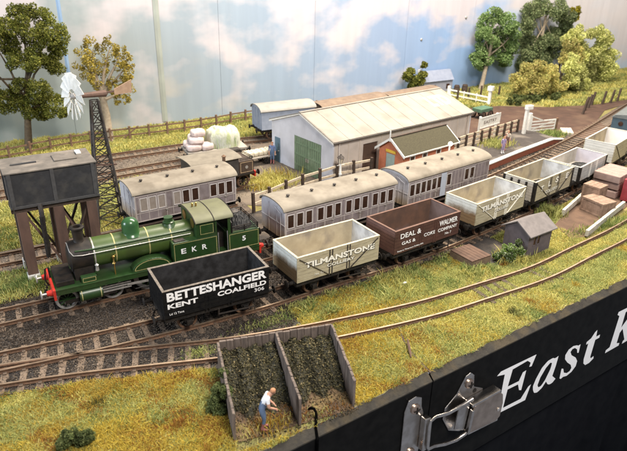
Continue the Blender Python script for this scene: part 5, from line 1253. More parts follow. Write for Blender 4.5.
for x in (-.8,-.2,.4,.9): MB().tube([(x,-1.16,0),(x,-1.0,.9),(x*.95,-.62,1.6),(x*.9,0,1.80),(x*.95,.62,1.6),(x,1.0,.9),(x,1.16,0)], .03, 5).build('rope', mat('green_rope',(.35,.42,.24),(.28,.34,.2),5,.8), t)
place(t, 8.5, T5.y(8.5)-.05, .98, T5.ang(8.5)); t.scale = (.9,.9,.86)
t = thing('hand_trolley', 'flat yard trolley with small wheels under a row of stone-coloured sacks', 'trolley', (10.35,20.0,-.23), R(9))
MB().box(-1.75,1.75,-.62,.62,.62,.74).build('deck', mat('flat_deck',(.36,.32,.27),(.28,.25,.21),3,.8), t, bevel=.02)
for x in (-1.3,1.3,.9):
    for y in (-.55,.55): add_wheel(t, x, y, .28, m=M['under'], tyre=M['under'])
for k in range(7):
    for j in (0,1): sack('stone-coloured small sack in the row on the yard trolley', 9.0+.44*k, 19.55+.07*k+.45*j, .72, .24, .26, .22, R(9+rnd.uniform(-8,8)), mat('stone_sack',(.58,.52,.40),(.46,.41,.31),5,.9,bump=.3), group='sacks on the yard trolley')
t = thing('tool_box', 'black lidded box resting between the bale and the trolley', 'box', (8.6,20.2,.95), R(8))
MB().box(-.6,.6,-.4,.4,0,.22).build('box', M['under'], t, bevel=.02); MB().box(-.62,.62,-.42,.42,.22,.27).build('lid', M['iron'], t, bevel=.01)

# ------------------------------------------------------------------ over-centre latch on the fascia
plate = MB(); hh = lambda s,z,d=0: fascia_pt(s,z,d)
t = thing('catch_plate', 'steel catch plate screwed to the left fascia board', 'catch plate')
poly = [(5.62,-.86),(6.02,-.80),(6.36,-1.0),(6.42,-1.5),(6.56,-1.9),(6.60,-3.6),(6.50,-4.2),(6.1,-4.5),(5.66,-4.4),(5.46,-3.7),(5.44,-1.4)]
b = MB(); b.prism(poly, .004, .10, lambda u,v,w: hh(u,v,w)); b.build('plate', M['chrome'], t, bevel=.03)
b = MB(); b.prism([(6.40,-2.0),(6.75,-2.05),(6.78,-3.85),(6.44,-3.85)], .10, .42, lambda u,v,w: hh(u,v,w)); b.build('keeper', M['chrome'], t, bevel=.05)
def screw(par, s, z, d=.10, r=.24):
    a = math.atan(FA); b = MB()
    b.lathe([(r,0),(r,-.05),(r*.7,-.12),(.02,-.14)], (0,0,0), 'y', 18); o = b.build('screw', M['screw'], par, smooth=True); o.location = hh(s,z,d); o.rotation_euler = (0,0,a)
    MB().box(-r*.7,r*.7,-.155,-.10,-.03,.03).box(-.03,.03,-.156,-.10,-r*.7,r*.7).build('slot', M['under'], o)
screw(t, 6.02, -1.45); screw(t, 6.02, -3.9)
t = thing('draw_latch', 'shiny steel draw latch with a wire loop, on the right fascia board', 'latch')
poly = [(9.05,-1.1),(9.35,-1.0),(9.62,-1.25),(9.72,-1.95),(10.4,-2.35),(10.4,-4.0),(9.2,-4.35),(8.4,-3.9),(7.9,-3.0),(7.95,-2.4),(8.6,-1.9)]
b = MB(); b.prism(poly, .004, .08, lambda u,v,w: hh(u,v,w)); b.build('base_plate', M['chrome'], t, bevel=.03)
b = MB()                                                             # folded lever: top face plus two cheeks
b.prism([(9.35,-2.55),(11.0,-2.50),(11.28,-2.75),(11.40,-3.3),(11.36,-4.10),(11.10,-4.28),(9.30,-4.10),(9.12,-3.4)], .48, .60, lambda u,v,w: hh(u, v, w)); b.build('lever', M['lever'], t, bevel=.05)
for q in ([(9.2,-2.44),(11.1,-2.42),(11.1,-2.56),(9.2,-2.58)], [(9.2,-4.05),(11.25,-4.22),(11.25,-4.34),(9.2,-4.18)]):
    MB().prism(q, .08, .58, lambda u,v,w: hh(u,v,w)).build('lever_cheek', M['chrome'], t, bevel=.03)
b = MB(); b.prism([(8.45,-2.35),(9.15,-2.45),(9.0,-3.9),(8.35,-3.55)], .36, .46, lambda u,v,w: hh(u,v,w)); b.prism([(9.15,-2.7),(9.30,-2.7),(9.22,-4.0),(9.08,-4.0)], .46, .66, lambda u,v,w: hh(u,v,w)); b.build('hinge_block', M['chrome'], t, bevel=.04)
lp = [(9.2,-2.1,.50),(8.7,-2.25,.44),(7.8,-2.32,.40),(7.0,-2.12,.40),(6.66,-2.16,.44),(6.60,-2.4,.48),(6.64,-3.5,.48),(6.72,-3.76,.46),(7.1,-3.84,.42),(7.9,-4.16,.40),(8.6,-4.28,.42),(9.1,-4.12,.48),(9.3,-3.9,.5)]
b = MB(); b.tube([hh(*p) for p in lp], .088, 10); b.build('wire_loop', M['chrome'], t, smooth=True)
screw(t, 9.33, -1.6, .08); 
o = MB().lathe([(.10,0),(.10,-.03),(.02,-.05)], (0,0,0), 'y', 12).build('rivet', M['steel'], t, smooth=True); o.location = hh(11.10,-3.55,.605); o.rotation_euler = (0,0,math.atan(FA))
MB().lathe([(.12,0),(.12,-.01)], (0,0,0), 'y', 12).build('hole', M['under'], t).location = hh(9.78,-2.2,.085)

# ================================================================== VEGETATION
def pnoise(P, seed, sc):
    """cheap smooth patch noise in 0..1 over the plane"""
    r = np.random.RandomState(seed); out = np.zeros(len(P))
    for k in range(7):
        d = r.normal(size=2)*sc*(1+.5*k); out += np.sin(P[:,0]*d[0]+P[:,1]*d[1]+r.uniform(0,6.28))/(1+.35*k)
    return 1/(1+np.exp(-out*1.1))
PAL = dict(
 straw=[(.54,.49,.135),(.47,.43,.12),(.61,.55,.20)], gold=[(.46,.33,.055),(.40,.27,.05)], olive=[(.39,.40,.13),(.32,.335,.105),(.46,.46,.165)], green=[(.20,.26,.075),(.15,.21,.06),(.26,.30,.10)],
 amber=[(.56,.42,.065),(.48,.36,.055),(.60,.47,.09)], rust=[(.34,.16,.035),(.26,.12,.03)], dark=[(.07,.085,.022),(.09,.08,.03)])
def grass(name, P, z, h, mix, seed, width=.035, lean=.55, parent=None):
    """static-grass fibres; mix = list of (palette name, threshold weight seed)"""
    r = np.random.RandomState(seed); n = len(P)
    hgt = h*r.uniform(.55,1.35,n)*(.6+.9*pnoise(P, seed+5, 1.4)); a = r.uniform(0,2*np.pi,n); l = r.normal(0,lean,n)*hgt
    w = width*r.uniform(.7,1.3,n)
    zz = np.full(n, z) if np.isscalar(z) else z
    base = np.stack([P[:,0],P[:,1],zz],1); d = np.stack([np.cos(a),np.sin(a),np.zeros(n)],1); b2 = r.uniform(0,2*np.pi,n); dl = np.stack([np.cos(b2),np.sin(b2),np.zeros(n)],1)
    up = np.array([0,0,1.])
    v0 = base-d*w[:,None]/2; v1 = base+d*w[:,None]/2
    mid = base+dl*(l*.35)[:,None]+up*(hgt*.6)[:,None]; tip = base+dl*l[:,None]+up*hgt[:,None]
    m0 = mid-d*w[:,None]*.38; m1 = mid+d*w[:,None]*.38
    V = np.stack([v0,v1,m1,m0,tip],1).reshape(-1,3)
    i = np.arange(n)[:,None]*5
    F = np.concatenate([i+np.array([[0,1,2]]), i+np.array([[0,2,3]]), i+np.array([[3,2,4]])],1).reshape(-1,3)
    names = [m for m,_ in mix]; S_ = np.stack([wt*(.15+pnoise(P, seed+20+k, .55+.35*k))*r.uniform(.35,1,n) for k,(m,wt) in enumerate(mix)],1); ch = S_.argmax(1)
    C = np.zeros((n,3))
    for k, m in enumerate(names):
        p = np.array(PAL[m]); q = ch == k; C[q] = p[r.randint(0,len(p),q.sum())]
    C *= r.uniform(.75,1.2,n)[:,None]
    o = raw_mesh(name, V, F, np.repeat(C,3,0), M['blade']); tag(o, kind='stuff'); return o
def scat(seed, x0, x1, y0, y1, dens, ok):
    r = np.random.RandomState(seed); n = int((x1-x0)*(y1-y0)*dens); P = np.stack([r.uniform(x0,x1,n), r.uniform(y0,y1,n)],1)
    return P[ok(P)]
yi = lambda path, x: np.interp(x, path.p[:,0], path.p[:,1])
def inbox(P, cx, cy, hx, hy, rz):
    c, s = math.cos(rz), math.sin(rz); dx, dy = P[:,0]-cx, P[:,1]-cy; return (abs(dx*c+dy*s) < hx) & (abs(-dx*s+dy*c) < hy)
def inpoly(P, poly):
    q = np.zeros(len(P), bool); n = len(poly)
    for i in range(n):
        (x1,y1),(x2,y2) = poly[i], poly[(i+1)%n]
        c = ((y1 > P[:,1]) != (y2 > P[:,1])); xx = (x2-x1)*(P[:,1]-y1)/((y2-y1) if y2 != y1 else 1e-9)+x1; q ^= c & (P[:,0] < xx)
    return q
BAY = [(-.97-.1,-3.75),(3.98,-4.72),(3.08,-8.75),(-1.9,-8.6)]
DOCK = [(23.6,.55),(25.1,1.6),(29,3.3),(34,4.5),(34,1.2),(30.4,.3),(24.1,-1.8)]
def front_ok(P):
    x, y = P[:,0], P[:,1]
    k = (y > FA*x+FB+.32+.06*np.sin(x*3.1)+.04*np.sin(x*9.7)) & ~inpoly(P, BAY) & ~inpoly(P, DOCK) & ~inbox(P,19.72,-1.02,1.0,.8,R(8)) & ~inbox(P,15.37,-.72,.8,.9,R(6))
    t0, t1 = yi(T0,x), yi(T1,x)
    low = y < t0-1.0-.25*pnoise(P,3,2)*(x < 2)
    onrail = (abs(abs(y-t0)-.675) < .10)
    between = (abs(y-t0) < 1.0) & (x > 3.2) & ~onrail & (pnoise(P,9,.9) > -1)
    upper = (y > t0+.9) & (y < t1-1.05-.35*pnoise(P,13,1.3)) & (x > 3.6)
    bare = (x > 15.0) & (x < 18.6) & (y > -1.6-(x-15)*.05) & (y < .9)                      # cinder patch round the stage and hut
    joint = abs(inter_joint(y)-x) < .06
    return k & (low | (between) | (upper & ~bare)) & ~joint
def inter_joint(y): return np.interp(-y, [4.55,4.75,5.6,6.6,7.6,8.05], [8.2,7.66,7.3,7.05,7.0,6.98])
P = scat(1, -12, 12, -11, 1, 1500, lambda P: front_ok(P) & (np.random.RandomState(77).rand(len(P)) > np.clip((P[:,0]-3)/9,0,1))); grass('grass', P, -.25, .115, [('amber',1.05),('gold',.95),('olive',1.0),('rust',.82),('green',.74),('straw',.7)], 31, .027, .95)
P = scat(2, 3, 34, -9, 4, 1000, lambda P: front_ok(P) & (np.random.RandomState(78).rand(len(P)) < np.clip((P[:,0]-3)/9,0,1))); grass('grass', P, -.25, .095, [('straw',1.05),('olive',1.25),('green',.85),('gold',.7)], 32, .03, .95)
P = scat(3, 3.6, 16, -3.2, 1.2, 380, lambda P: (P[:,1] > yi(T0,P[:,0])+1.4) & (P[:,1] < yi(T1,P[:,0])-1.0) & (pnoise(P,13,1.3) > .45) & ~inbox(P,15.37,-.72,.9,1.0,R(6)))
grass('grass', P, -.25, .24, [('olive',1.05),('green',.95),('straw',.95),('dark',.5)], 33, .04, .8)
# rough edging along the train side ballast and the dock
P = scat(4, 3.0, 15, -1.5, .9, 170, lambda P: (abs(P[:,1]-yi(T1,P[:,0])+1.15) < .28) & (P[:,1] < yi(T1,P[:,0])-.95)); grass('grass', P, -.24, .17, [('dark',1),('green',.7),('olive',1.0),('straw',.6)], 34, .04, .8)
# back left: between tank, tracks and fence
def bl_ok(P):
    x, y = P[:,0], P[:,1]; t2, t3, t5, t6 = (yi(T2,x), yi(T3,x), yi(T5,x), yi(T6,x))
    a = (y > t2+1.5) & (y < t3-1.35) & (x < -5.6+1.2*np.sin(y*2)*.3)
    b_ = (y > t3+1.4) & (y < t5-1.35) & (x < 1.2-(y-13)*.12*0+.8*np.sin(y*1.3)*.4)
    c = (y > t6+1.35) & (y < 34.1+.05*(x+9)) & (x < 34)
    return a | b_ | c
P = scat(5, -14, 8, 5, 26.5, 200, bl_ok); grass('grass', P, -.25, .20, [('straw',1.3),('olive',1.0),('green',.75),('gold',.5)], 35, .055, .8)
P = scat(6, -14, 34, 25, 36.5, 200, bl_ok); grass('grass', P, -.25, .22, [('straw',1.4),('olive',1.0),('gold',.4),('green',.5)], 36, .075)
# right back verge and field
ROAD = [(31,18.5),(36,17.5),(40.6,17.7),(42.0,15.6),(42.6,13.0),(44.6,11.5),(46.6,14.2),(49.5,18.5),(54,21.2),(62,23.0),(62,24.0),(55,23.6),(49,24.9),(44,27.6),(38,28.4),(31,27)]
def br_ok(P):
    x, y = P[:,0], P[:,1]
    return ~inpoly(P, ROAD) & (y < 34.1+.05*(x+9)) & (((x > 38) & (y > 28.5-(x-38)*.12) & (x < 50)) | ((x >= 49) & (y > 21.2+np.clip((x-50)*.25,0,2.2))))
P = scat(7, 38, 90, 20, 39, 110, br_ok)
grass('grass', P, -.25, .27, [('olive',1.1),('straw',1.3),('green',.8)], 37, .11)
# tufts
def tuft(cx, cy, z, rx, ry, n, h, mix, seed, w=.05):
    r = np.random.RandomState(seed); P = r.normal(size=(n,2))*[rx,ry]+[cx,cy]; return grass('grass', P, z, h, mix, seed, w)
tuft(10.0,15.6,-.23,.95,.7,1500,.42,[('straw',1.5),('gold',.9)],41,.06)
tuft(9.0,14.8,-.23,.5,.4,400,.35,[('straw',1.5),('gold',.9)],46,.06)
tuft(31.4,14.4,.40,.75,.5,900,.34,[('olive',1.2),('straw',1.1),('green',.7)],42,.06)
tuft(39.8,16.0,-.1,.8,.5,800,.34,[('green',1.4),('olive',.8)],43,.06)
tuft(24.9,2.3,-.2,.40,.45,900,.50,[('green',1.0),('olive',1.1),('dark',.9)],44,.05)
tuft(18.0,-1.75,-.25,.55,.4,900,.36,[('straw',1.2),('olive',1.0),('green',.7)],45,.05)
tuft(-7.4,6.9,-.25,.5,.4,1300,.40,[('green',1.3),('olive',.9),('straw',.6)],47,.05)
tuft(-.2,-7.9,-.22,.65,.28,450,.20,[('straw',1.2),('rust',1.2),('gold',.8)],48,.03)
P = scat(15, -1.9, 3.3, -8.7, -6.0, 300, lambda P: inpoly(P, BAY)); stones_later = P
tuft(1.9,-8.2,-.22,.55,.2,300,.12,[('gold',1.1),('rust',1.1),('olive',.9)],58,.03)
tuft(26.5,-.9,-.2,1.6,.25,700,.28,[('green',1.0),('olive',1.1)],49,.05)
tuft(-1.2,-2.55,-.24,.5,.2,520,.13,[('green',.9),('olive',1.1),('dark',.8)],50,.035)
tuft(2.6,-1.7,-.24,1.0,.3,900,.13,[('dark',1.2),('olive',1.1),('green',.6)],56,.035)
rt = random.Random(91)
for k in range(26):                                  # weeds and coarse clumps in the front turf
    x = rt.uniform(-8.5,20); y = rt.uniform(fy(x)+.9, T0.y(x)-1.3) if rt.random() < .75 or x < 5 else rt.uniform(T0.y(x)+1.1, T1.y(x)-1.4)
    if inpoly(np.array([[x,y]]), [(-1.4,-3.6),(4.3,-4.5),(3.4,-8.9),(-2.3,-8.9)])[0]: continue
    tuft(x, y, -.25, rt.uniform(.08,.28), rt.uniform(.08,.2), rt.randint(60,220), rt.uniform(.12,.20), [[('green',1.1),('olive',1.)],[('rust',1.),('gold',1.)],[('dark',.9),('olive',1.1)],[('straw',1.3),('olive',.6)]][k % 4], 100+k, .03)
# white fluff caught in the grass
o = MB().sphere((0,0,0), .10, 8, (1.4,.8,.7)).build('wool_tuft', M['white'], smooth=True); o.location = (10.2,-1.55,-.08); tag(o, 'tiny white scrap lying in the grass in front of the brown wagon', 'scrap')

# ballast stones and yard grit
def stones(name, P, z, s0, s1, pal, seed):
    r = np.random.RandomState(seed); k = len(P); s = r.uniform(s0,s1,k); d = r.normal(size=(k,4,3)); d /= np.linalg.norm(d,axis=2,keepdims=True)
    base = np.concatenate([P, np.full((k,1), z)+r.uniform(0,.02,(k,1))],1); V = (base[:,None,:]+d*s[:,None,None]).reshape(-1,3)
    F = (np.arange(k)[:,None,None]*4+np.array([[0,1,2],[0,2,3],[0,3,1],[1,3,2]])[None]).reshape(-1,3)
    c = np.array(pal)[r.randint(0,len(pal),k)]*r.uniform(.7,1.25,(k,1)); o = raw_mesh(name, V, F, np.repeat(c,4,0), M['stone']); return tag(o, kind='stuff')
def ball_ok(P):
    x, y = P[:,0], P[:,1]; lo = np.where(x < 3, yi(T0,x)-1.2, yi(T1,x)-1.15-np.clip(4.6-x,0,9)*1.0); hi = np.where(x < 14.2, yi(T2,x)+1.9, yi(PF,x))
    rail = (abs(abs(y-yi(T1,x))-.675) < .09) | (abs(abs(y-yi(T2,x))-.675) < .09) | ((abs(abs(y-yi(T0,x))-.675) < .09) & (x < 3))
    return (y > lo) & (y < hi) & ~rail
dk = [(.050,.038,.029),(.030,.025,.021),(.070,.053,.040),(.042,.031,.023),(.09,.068,.050)]
tn = [(.15,.115,.085),(.10,.078,.06),(.075,.06,.05),(.20,.16,.12)]
P = scat(11, -12, 8, -3.6, 7, 420, ball_ok); q = (P[:,1] < yi(T1,P[:,0])+.9) & (P[:,0] < 0)
stones('ballast_stones', P[~q], -.205, .03, .062, dk, 51); stones('ballast_stones', P[q], -.205, .03, .062, dk+tn+tn, 52)
P = scat(12, 8, 44, -.5, 14, 170, ball_ok); stones('ballast_stones', P, -.205, .035, .07, dk+dk+tn, 53)
stones('spilled_coal', stones_later, -.205, .02, .05, [(.04,.038,.022),(.10,.066,.036),(.02,.02,.016),(.14,.095,.05),(.12,.08,.045),(.18,.14,.07)], 57)
P = scat(13, -12, 14, 8, 28, 70, lambda P: ((abs(P[:,1]-yi(T3,P[:,0])) < 1.3) & (P[:,0] < 6.4)) | ((P[:,1] > yi(T5,P[:,0])-1.2) & (P[:,1] < yi(T6,P[:,0])+1.2) & (P[:,0] < 12)) )
stones('yard_grit', P, -.22, .03, .07, [(.26,.21,.16),(.19,.15,.115),(.14,.11,.085),(.33,.27,.2)], 54)
P = scat(14, 2.5, 14, 12.5, 21, 45, lambda P: (P[:,1] > 13.4)); stones('yard_grit', P, -.228, .025, .05, [(.26,.21,.16),(.19,.15,.115),(.14,.11,.085)], 55)

LP = dict(
 moss=[(.13,.15,.026),(.19,.20,.036),(.075,.09,.018),(.30,.29,.07),(.15,.16,.032)],
 gold=[(.44,.35,.06),(.36,.28,.05),(.54,.44,.11),(.25,.21,.05)],
 bright=[(.25,.36,.13),(.19,.29,.095),(.32,.42,.18),(.12,.20,.065)],
 deep=[(.21,.27,.12),(.15,.205,.09),(.28,.33,.16),(.34,.38,.19)],
 lime=[(.60,.61,.23),(.50,.52,.18),(.72,.70,.31),(.33,.36,.11)],
 autumn=[(.60,.54,.19),(.50,.45,.15),(.46,.48,.16),(.68,.56,.22)],
 yellow=[(.45,.40,.04),(.38,.33,.035)])
def foliage(name, blobs, y, pal, seed, parent, depth=1.0, leaf=.15, dens=60, ymax=None, sub=16, loose=.72, drop=1.):
    """many small leaf-sized faces in clumps: blobs = (x, z, radius)"""
    r = np.random.RandomState(seed); VV = []; CC = []
    for (x, z, rad) in blobs:
        cy = y+r.uniform(-depth,depth)
        if ymax is not None: cy = min(cy, ymax-rad)
        tone = r.uniform(.72,1.2)
        for k in range(sub):
            d = r.normal(size=3); d /= np.linalg.norm(d); c = np.array([x,cy,z])+d*rad*loose*r.uniform(.75,1.1)*np.array([1,1,drop]); sr = rad*r.uniform(.28,.50); t2 = tone*r.uniform(.8,1.2)
            n = int(1.5*dens*(sr/.5)**1.5*(.15/leaf)**1.2)+14
            u = r.normal(size=(n,3)); u /= np.linalg.norm(u,axis=1,keepdims=True); p = c+u*sr*r.uniform(.72,1.08,(n,1))
            a = r.normal(size=(n,3)); a /= np.linalg.norm(a,axis=1,keepdims=True); b = np.cross(a, r.normal(size=(n,3))); b /= np.linalg.norm(b,axis=1,keepdims=True)
            s = leaf*r.uniform(.5,1.15,(n,1)); VV.append(np.stack([p-a*s, p+b*s*.55, p+a*s, p-b*s*.55],1).reshape(-1,3))
            pp = np.array(LP[pal]); CC.append(pp[r.randint(0,len(pp),n)]*t2*r.uniform(.8,1.2,(n,1)))
    V = np.concatenate(VV); C = np.concatenate(CC); F = np.arange(len(V)).reshape(-1,4)
    V[:,2] = np.maximum(V[:,2], -.22)
    o = raw_mesh(name, V, F, C, M['leaf'])
    if parent is not None: o.parent = parent; o.matrix_parent_inverse = Matrix.Translation(parent.location).inverted()
    return o
def tree(label, blobs, y, base, pal, seed, trunk_top, rtrunk=.3, bark='bark', depth=1.0, leaf=.15, dens=60, ymax=33.8, lift=False, group=None, limbs=7, loose=.72, drop=1., grow=1.):
    blobs = [(x, max(z, rad*.75 if lift else z), rad*grow) for x, z, rad in blobs]
    t = thing('tree', label, 'tree', (base[0],base[1],-.25), 0, group)
    r = random.Random(seed); B = MB(); L = lambda x,yy,z: Vector((x-base[0], yy-base[1], z+.25))
    top = L(*trunk_top); mid = top*.5+Vector((r.uniform(-.15,.15),0,0))
    B.tube([Vector((0,0,-.1)), Vector((0,0,.25)), mid, top], [rtrunk*1.7, rtrunk*1.1, rtrunk*.85, rtrunk*.55], 9)
    bl = sorted(blobs, key=lambda b: -b[2])
    for k in range(min(limbs, len(bl))):
        x, z, rad = bl[k]; e = L(x, y+r.uniform(-.3,.3), z); s = (mid.lerp(top, r.uniform(.1,1)))
        m_ = s.lerp(e,.5)+Vector((r.uniform(-.25,.25), r.uniform(-.25,.25), r.uniform(0,.4))); B.tube([s,m_,e], [rtrunk*.42,rtrunk*.28,rtrunk*.10], 6)
    B.build('trunk', M[bark], t, smooth=True)
    foliage('crown', blobs, y, pal, seed, t, depth, leaf, dens, ymax, 16, loose, drop)
    return t
tree('big mossy green tree with a dark forked trunk at the far left', [(-4.72,10.46,1.09),(-3.41,10.57,.95),(-5.81,9.9,.93),(-2.72,9.25,1.12),(-4.37,9.09,1.11),(-2.3,8.06,.73),(-5.91,8.55,.94),(-3.3,7.48,.97),(-4.65,7.4,.88),(-2.79,6.81,.74),(-5.73,7.46,.72),(-5.66,4.92,.98),(-4.42,5.14,.98),(-3.72,3.76,1.0),(-5.28,3.57,.99),(-6.84,4.04,.97),(-4.47,2.9,.67),(-2.89,3.0,.51),(-7.08,9.05,1.08),(-7.99,4.87,1.12),(-8.6,8.2,1.1),(-8.9,5.9,1.0)],
     30.6, (-5.9,31.2), 'moss', 61, (-5.2,31.0,5.8), .30, leaf=.10, dens=85, limbs=14, depth=.8, loose=.80)
tree('thin golden-brown tree with bare pale twigs behind the wind pump', [(-.59,7.19,.72),(.3,7.8,.62),(-.24,6.17,.62),(.49,5.44,.6),(1.11,6.42,.5),(1.78,7.89,.56),(2.54,7.18,.62),(2.75,5.97,.62),(2.73,4.23,.62),(2.13,3.56,.45),(1.59,4.84,.45),(3.33,6.63,.45),(2.9,5.1,.5)],
     31.3, (.75,31.4), 'gold', 62, (.6,31.3,4.6), .42, 'palebark', leaf=.10, dens=42, limbs=11, depth=.5, loose=1.0, drop=1.6)
tree('tall bright green tree standing clear, leftmost of the right-hand trees', [(48.64,9.01,.87),(47.52,8.1,.99),(49.98,8.02,1.13),(46.98,6.57,1.12),(49.31,6.35,1.27),(51.63,6.5,1.03),(46.69,4.52,1.01),(48.68,4.41,1.28),(51.01,4.54,1.29),(52.64,4.97,.91),(46.55,3.42,.63),(48.28,2.94,.77),(52.13,3.22,.92)],
     35.0, (47.9,35.2), 'bright', 63, (48.6,35,6.5), .28, 'palebark', leaf=.14, dens=85, ymax=37, grow=1.12)
tree('tall dark green tree with pale forked branches showing, second from the left on the right', [(56.97,9.7,1.18),(55.36,8.99,1.17),(59.21,9.4,1.2),(61.16,8.34,1.08),(54.63,7.52,.95),(62.34,6.75,1.0),(60.9,5.9,.95),(56.05,5.3,1.06),(58.57,5.0,1.35),(55.86,4.0,1.21),(60.73,3.9,1.24),(58.01,2.6,1.23),(55.84,2.4,1.08)],
     36.0, (58,36), 'deep', 64, (58.2,36,8.6), .26, 'palebark', leaf=.14, dens=80, ymax=37.6, grow=1.22)
tree('small yellow-leaved treetop poking out above the dark green tree', [(63.62,8.96,.69),(64.26,8.03,.69),(63.32,7.92,.55)], 36.6, (63,36.6), 'yellow', 65, (63.6,36.6,8), .14, 'bark', leaf=.17, dens=80, ymax=37.4, limbs=3)
tree('olive round tree between the dark green tree and the pale lime tree', [(59.86,5.01,.94),(61.29,3.9,.95),(59.52,3.47,.81),(61,2.6,.9)], 33.6, (60.5,33.6), 'autumn', 66, (60.4,33.6,4), .2, 'bark', leaf=.14, dens=80, limbs=4, grow=1.25)
tree('large pale lime tree with deep gaps, rightmost of the trees', [(61.31,6.48,.92),(64.38,6.36,1.07),(66.12,5.77,.81),(60.4,5.76,.79),(62.68,4.38,1.2),(65.43,4.24,1.22),(67.72,3.32,1.1),(64.34,2.71,1.22),(67.44,1.71,1.25),(69.1,1.61,.84),(66.65,.6,1.25),(64.04,1.12,1.23),(68.4,.6,.9),(62.1,3.11,1.07)],
     33.0, (65.5,33), 'lime', 67, (65,33,4.5), .3, 'bark', leaf=.13, dens=85, lift=True, ymax=36.5, loose=.68, grow=1.34)
tree('round autumn-olive tree in front of the dark green tree', [(50.5,3.7,.84),(49.18,3.08,.96),(52.14,3.12,.97),(48.14,1.97,.96),(50.52,1.75,1.21),(52.92,1.57,1.11),(54.2,.8,1.0),(49.13,.8,.85),(51.91,.75,.99),(53.77,2.04,.86)],
     29.2, (51,29.3), 'autumn', 68, (51,29.2,2.6), .2, 'palebark', leaf=.11, dens=85, lift=True, loose=.7, grow=1.15)
tree('pale yellow-green bushy tree between the autumn tree and the big lime tree', [(56.58,3.97,.75),(56.14,3.02,.88),(58.02,2.65,.89),(59.14,1.32,1.03),(57.36,1.19,1.02),(60.2,.7,.78),(58.85,.6,.78),(56.3,.6,.76),(56.49,1.76,.88)],
     29.6, (57.6,29.8), 'lime', 69, (57.4,29.6,2.4), .2, 'bark', leaf=.12, dens=85, lift=True, loose=.68, grow=1.2)
def shrub(label, blobs, y, pal, seed, leaf, dens, base, depth=.2, cat='bush'):
    t = thing('bush', label, cat, base); B = MB()
    r = random.Random(seed)
    for x, z, rad in blobs[:5]: B.tube([Vector((0,0,0)), Vector(((x-base[0])*.6, r.uniform(-.05,.05), (z-base[2])*.5)), Vector((x-base[0], y-base[1], max(z-base[2],.1)))], [.045,.03,.012], 5)
    B.build('stem', M['bark'], t); foliage('leaves', [(x,max(z,-.05),q) for x,z,q in blobs], y, pal, seed, t, depth, leaf, dens); return t
shrub('small olive bush against the painted sky, behind the goods shed', [(36.05,2.51,.72),(37.31,1.7,.73),(38.3,2.11,.73),(36.74,2.93,.48),(38.44,3.54,.42),(37,1.2,.7)], 35.3, 'moss', 71, .17, 80, (37.2,35.3,-.2), .3)
LP['sage'] = [(.10,.13,.045),(.14,.17,.06),(.07,.09,.035),(.17,.19,.07)]
shrub('loose green bush growing against the left wall of the coal bays', [(-1.55,.75,.26),(-1.35,.95,.2),(-1.7,.55,.28),(-1.62,.30,.30),(-1.90,.05,.32),(-1.75,-.05,.30),(-2.05,-.1,.28),(-1.5,.05,.25),(-1.85,.35,.2)], -6.1, 'sage', 72, .055, 120, (-1.75,-6.1,-.25), .55)
shrub('low dark green bush in the front turf near the bottom left corner', [(-7.05,.15,.30),(-6.61,.12,.28),(-7.35,.02,.27),(-6.86,.0,.31),(-6.5,.0,.24)], -5.75, 'sage', 73, .055, 120, (-6.9,-5.75,-.25), .3)
LP['white_green'] = [(.13,.20,.045),(.09,.15,.035),(.20,.27,.07),(.42,.46,.30)]
shrub('bright green flowering bush at the left corner of the little hut', [(16.95,.62,.32),(17.42,.45,.34),(18.0,.3,.30),(18.2,.62,.22),(17.2,.15,.34),(17.8,.0,.30),(16.7,.1,.25)], -1.75, 'white_green', 74, .07, 110, (17.5,-1.75,-.25), .25)

shrub('low straggling hedge along the brown back road, under the round autumn tree', [(45.6+.75*k, .15+.25*((k*37)%5)/5, .42+.12*((k*13)%4)/4) for k in range(12)], 27.6, 'sage', 75, .13, 60, (49.5,27.6,-.2), .6, cat='hedge')
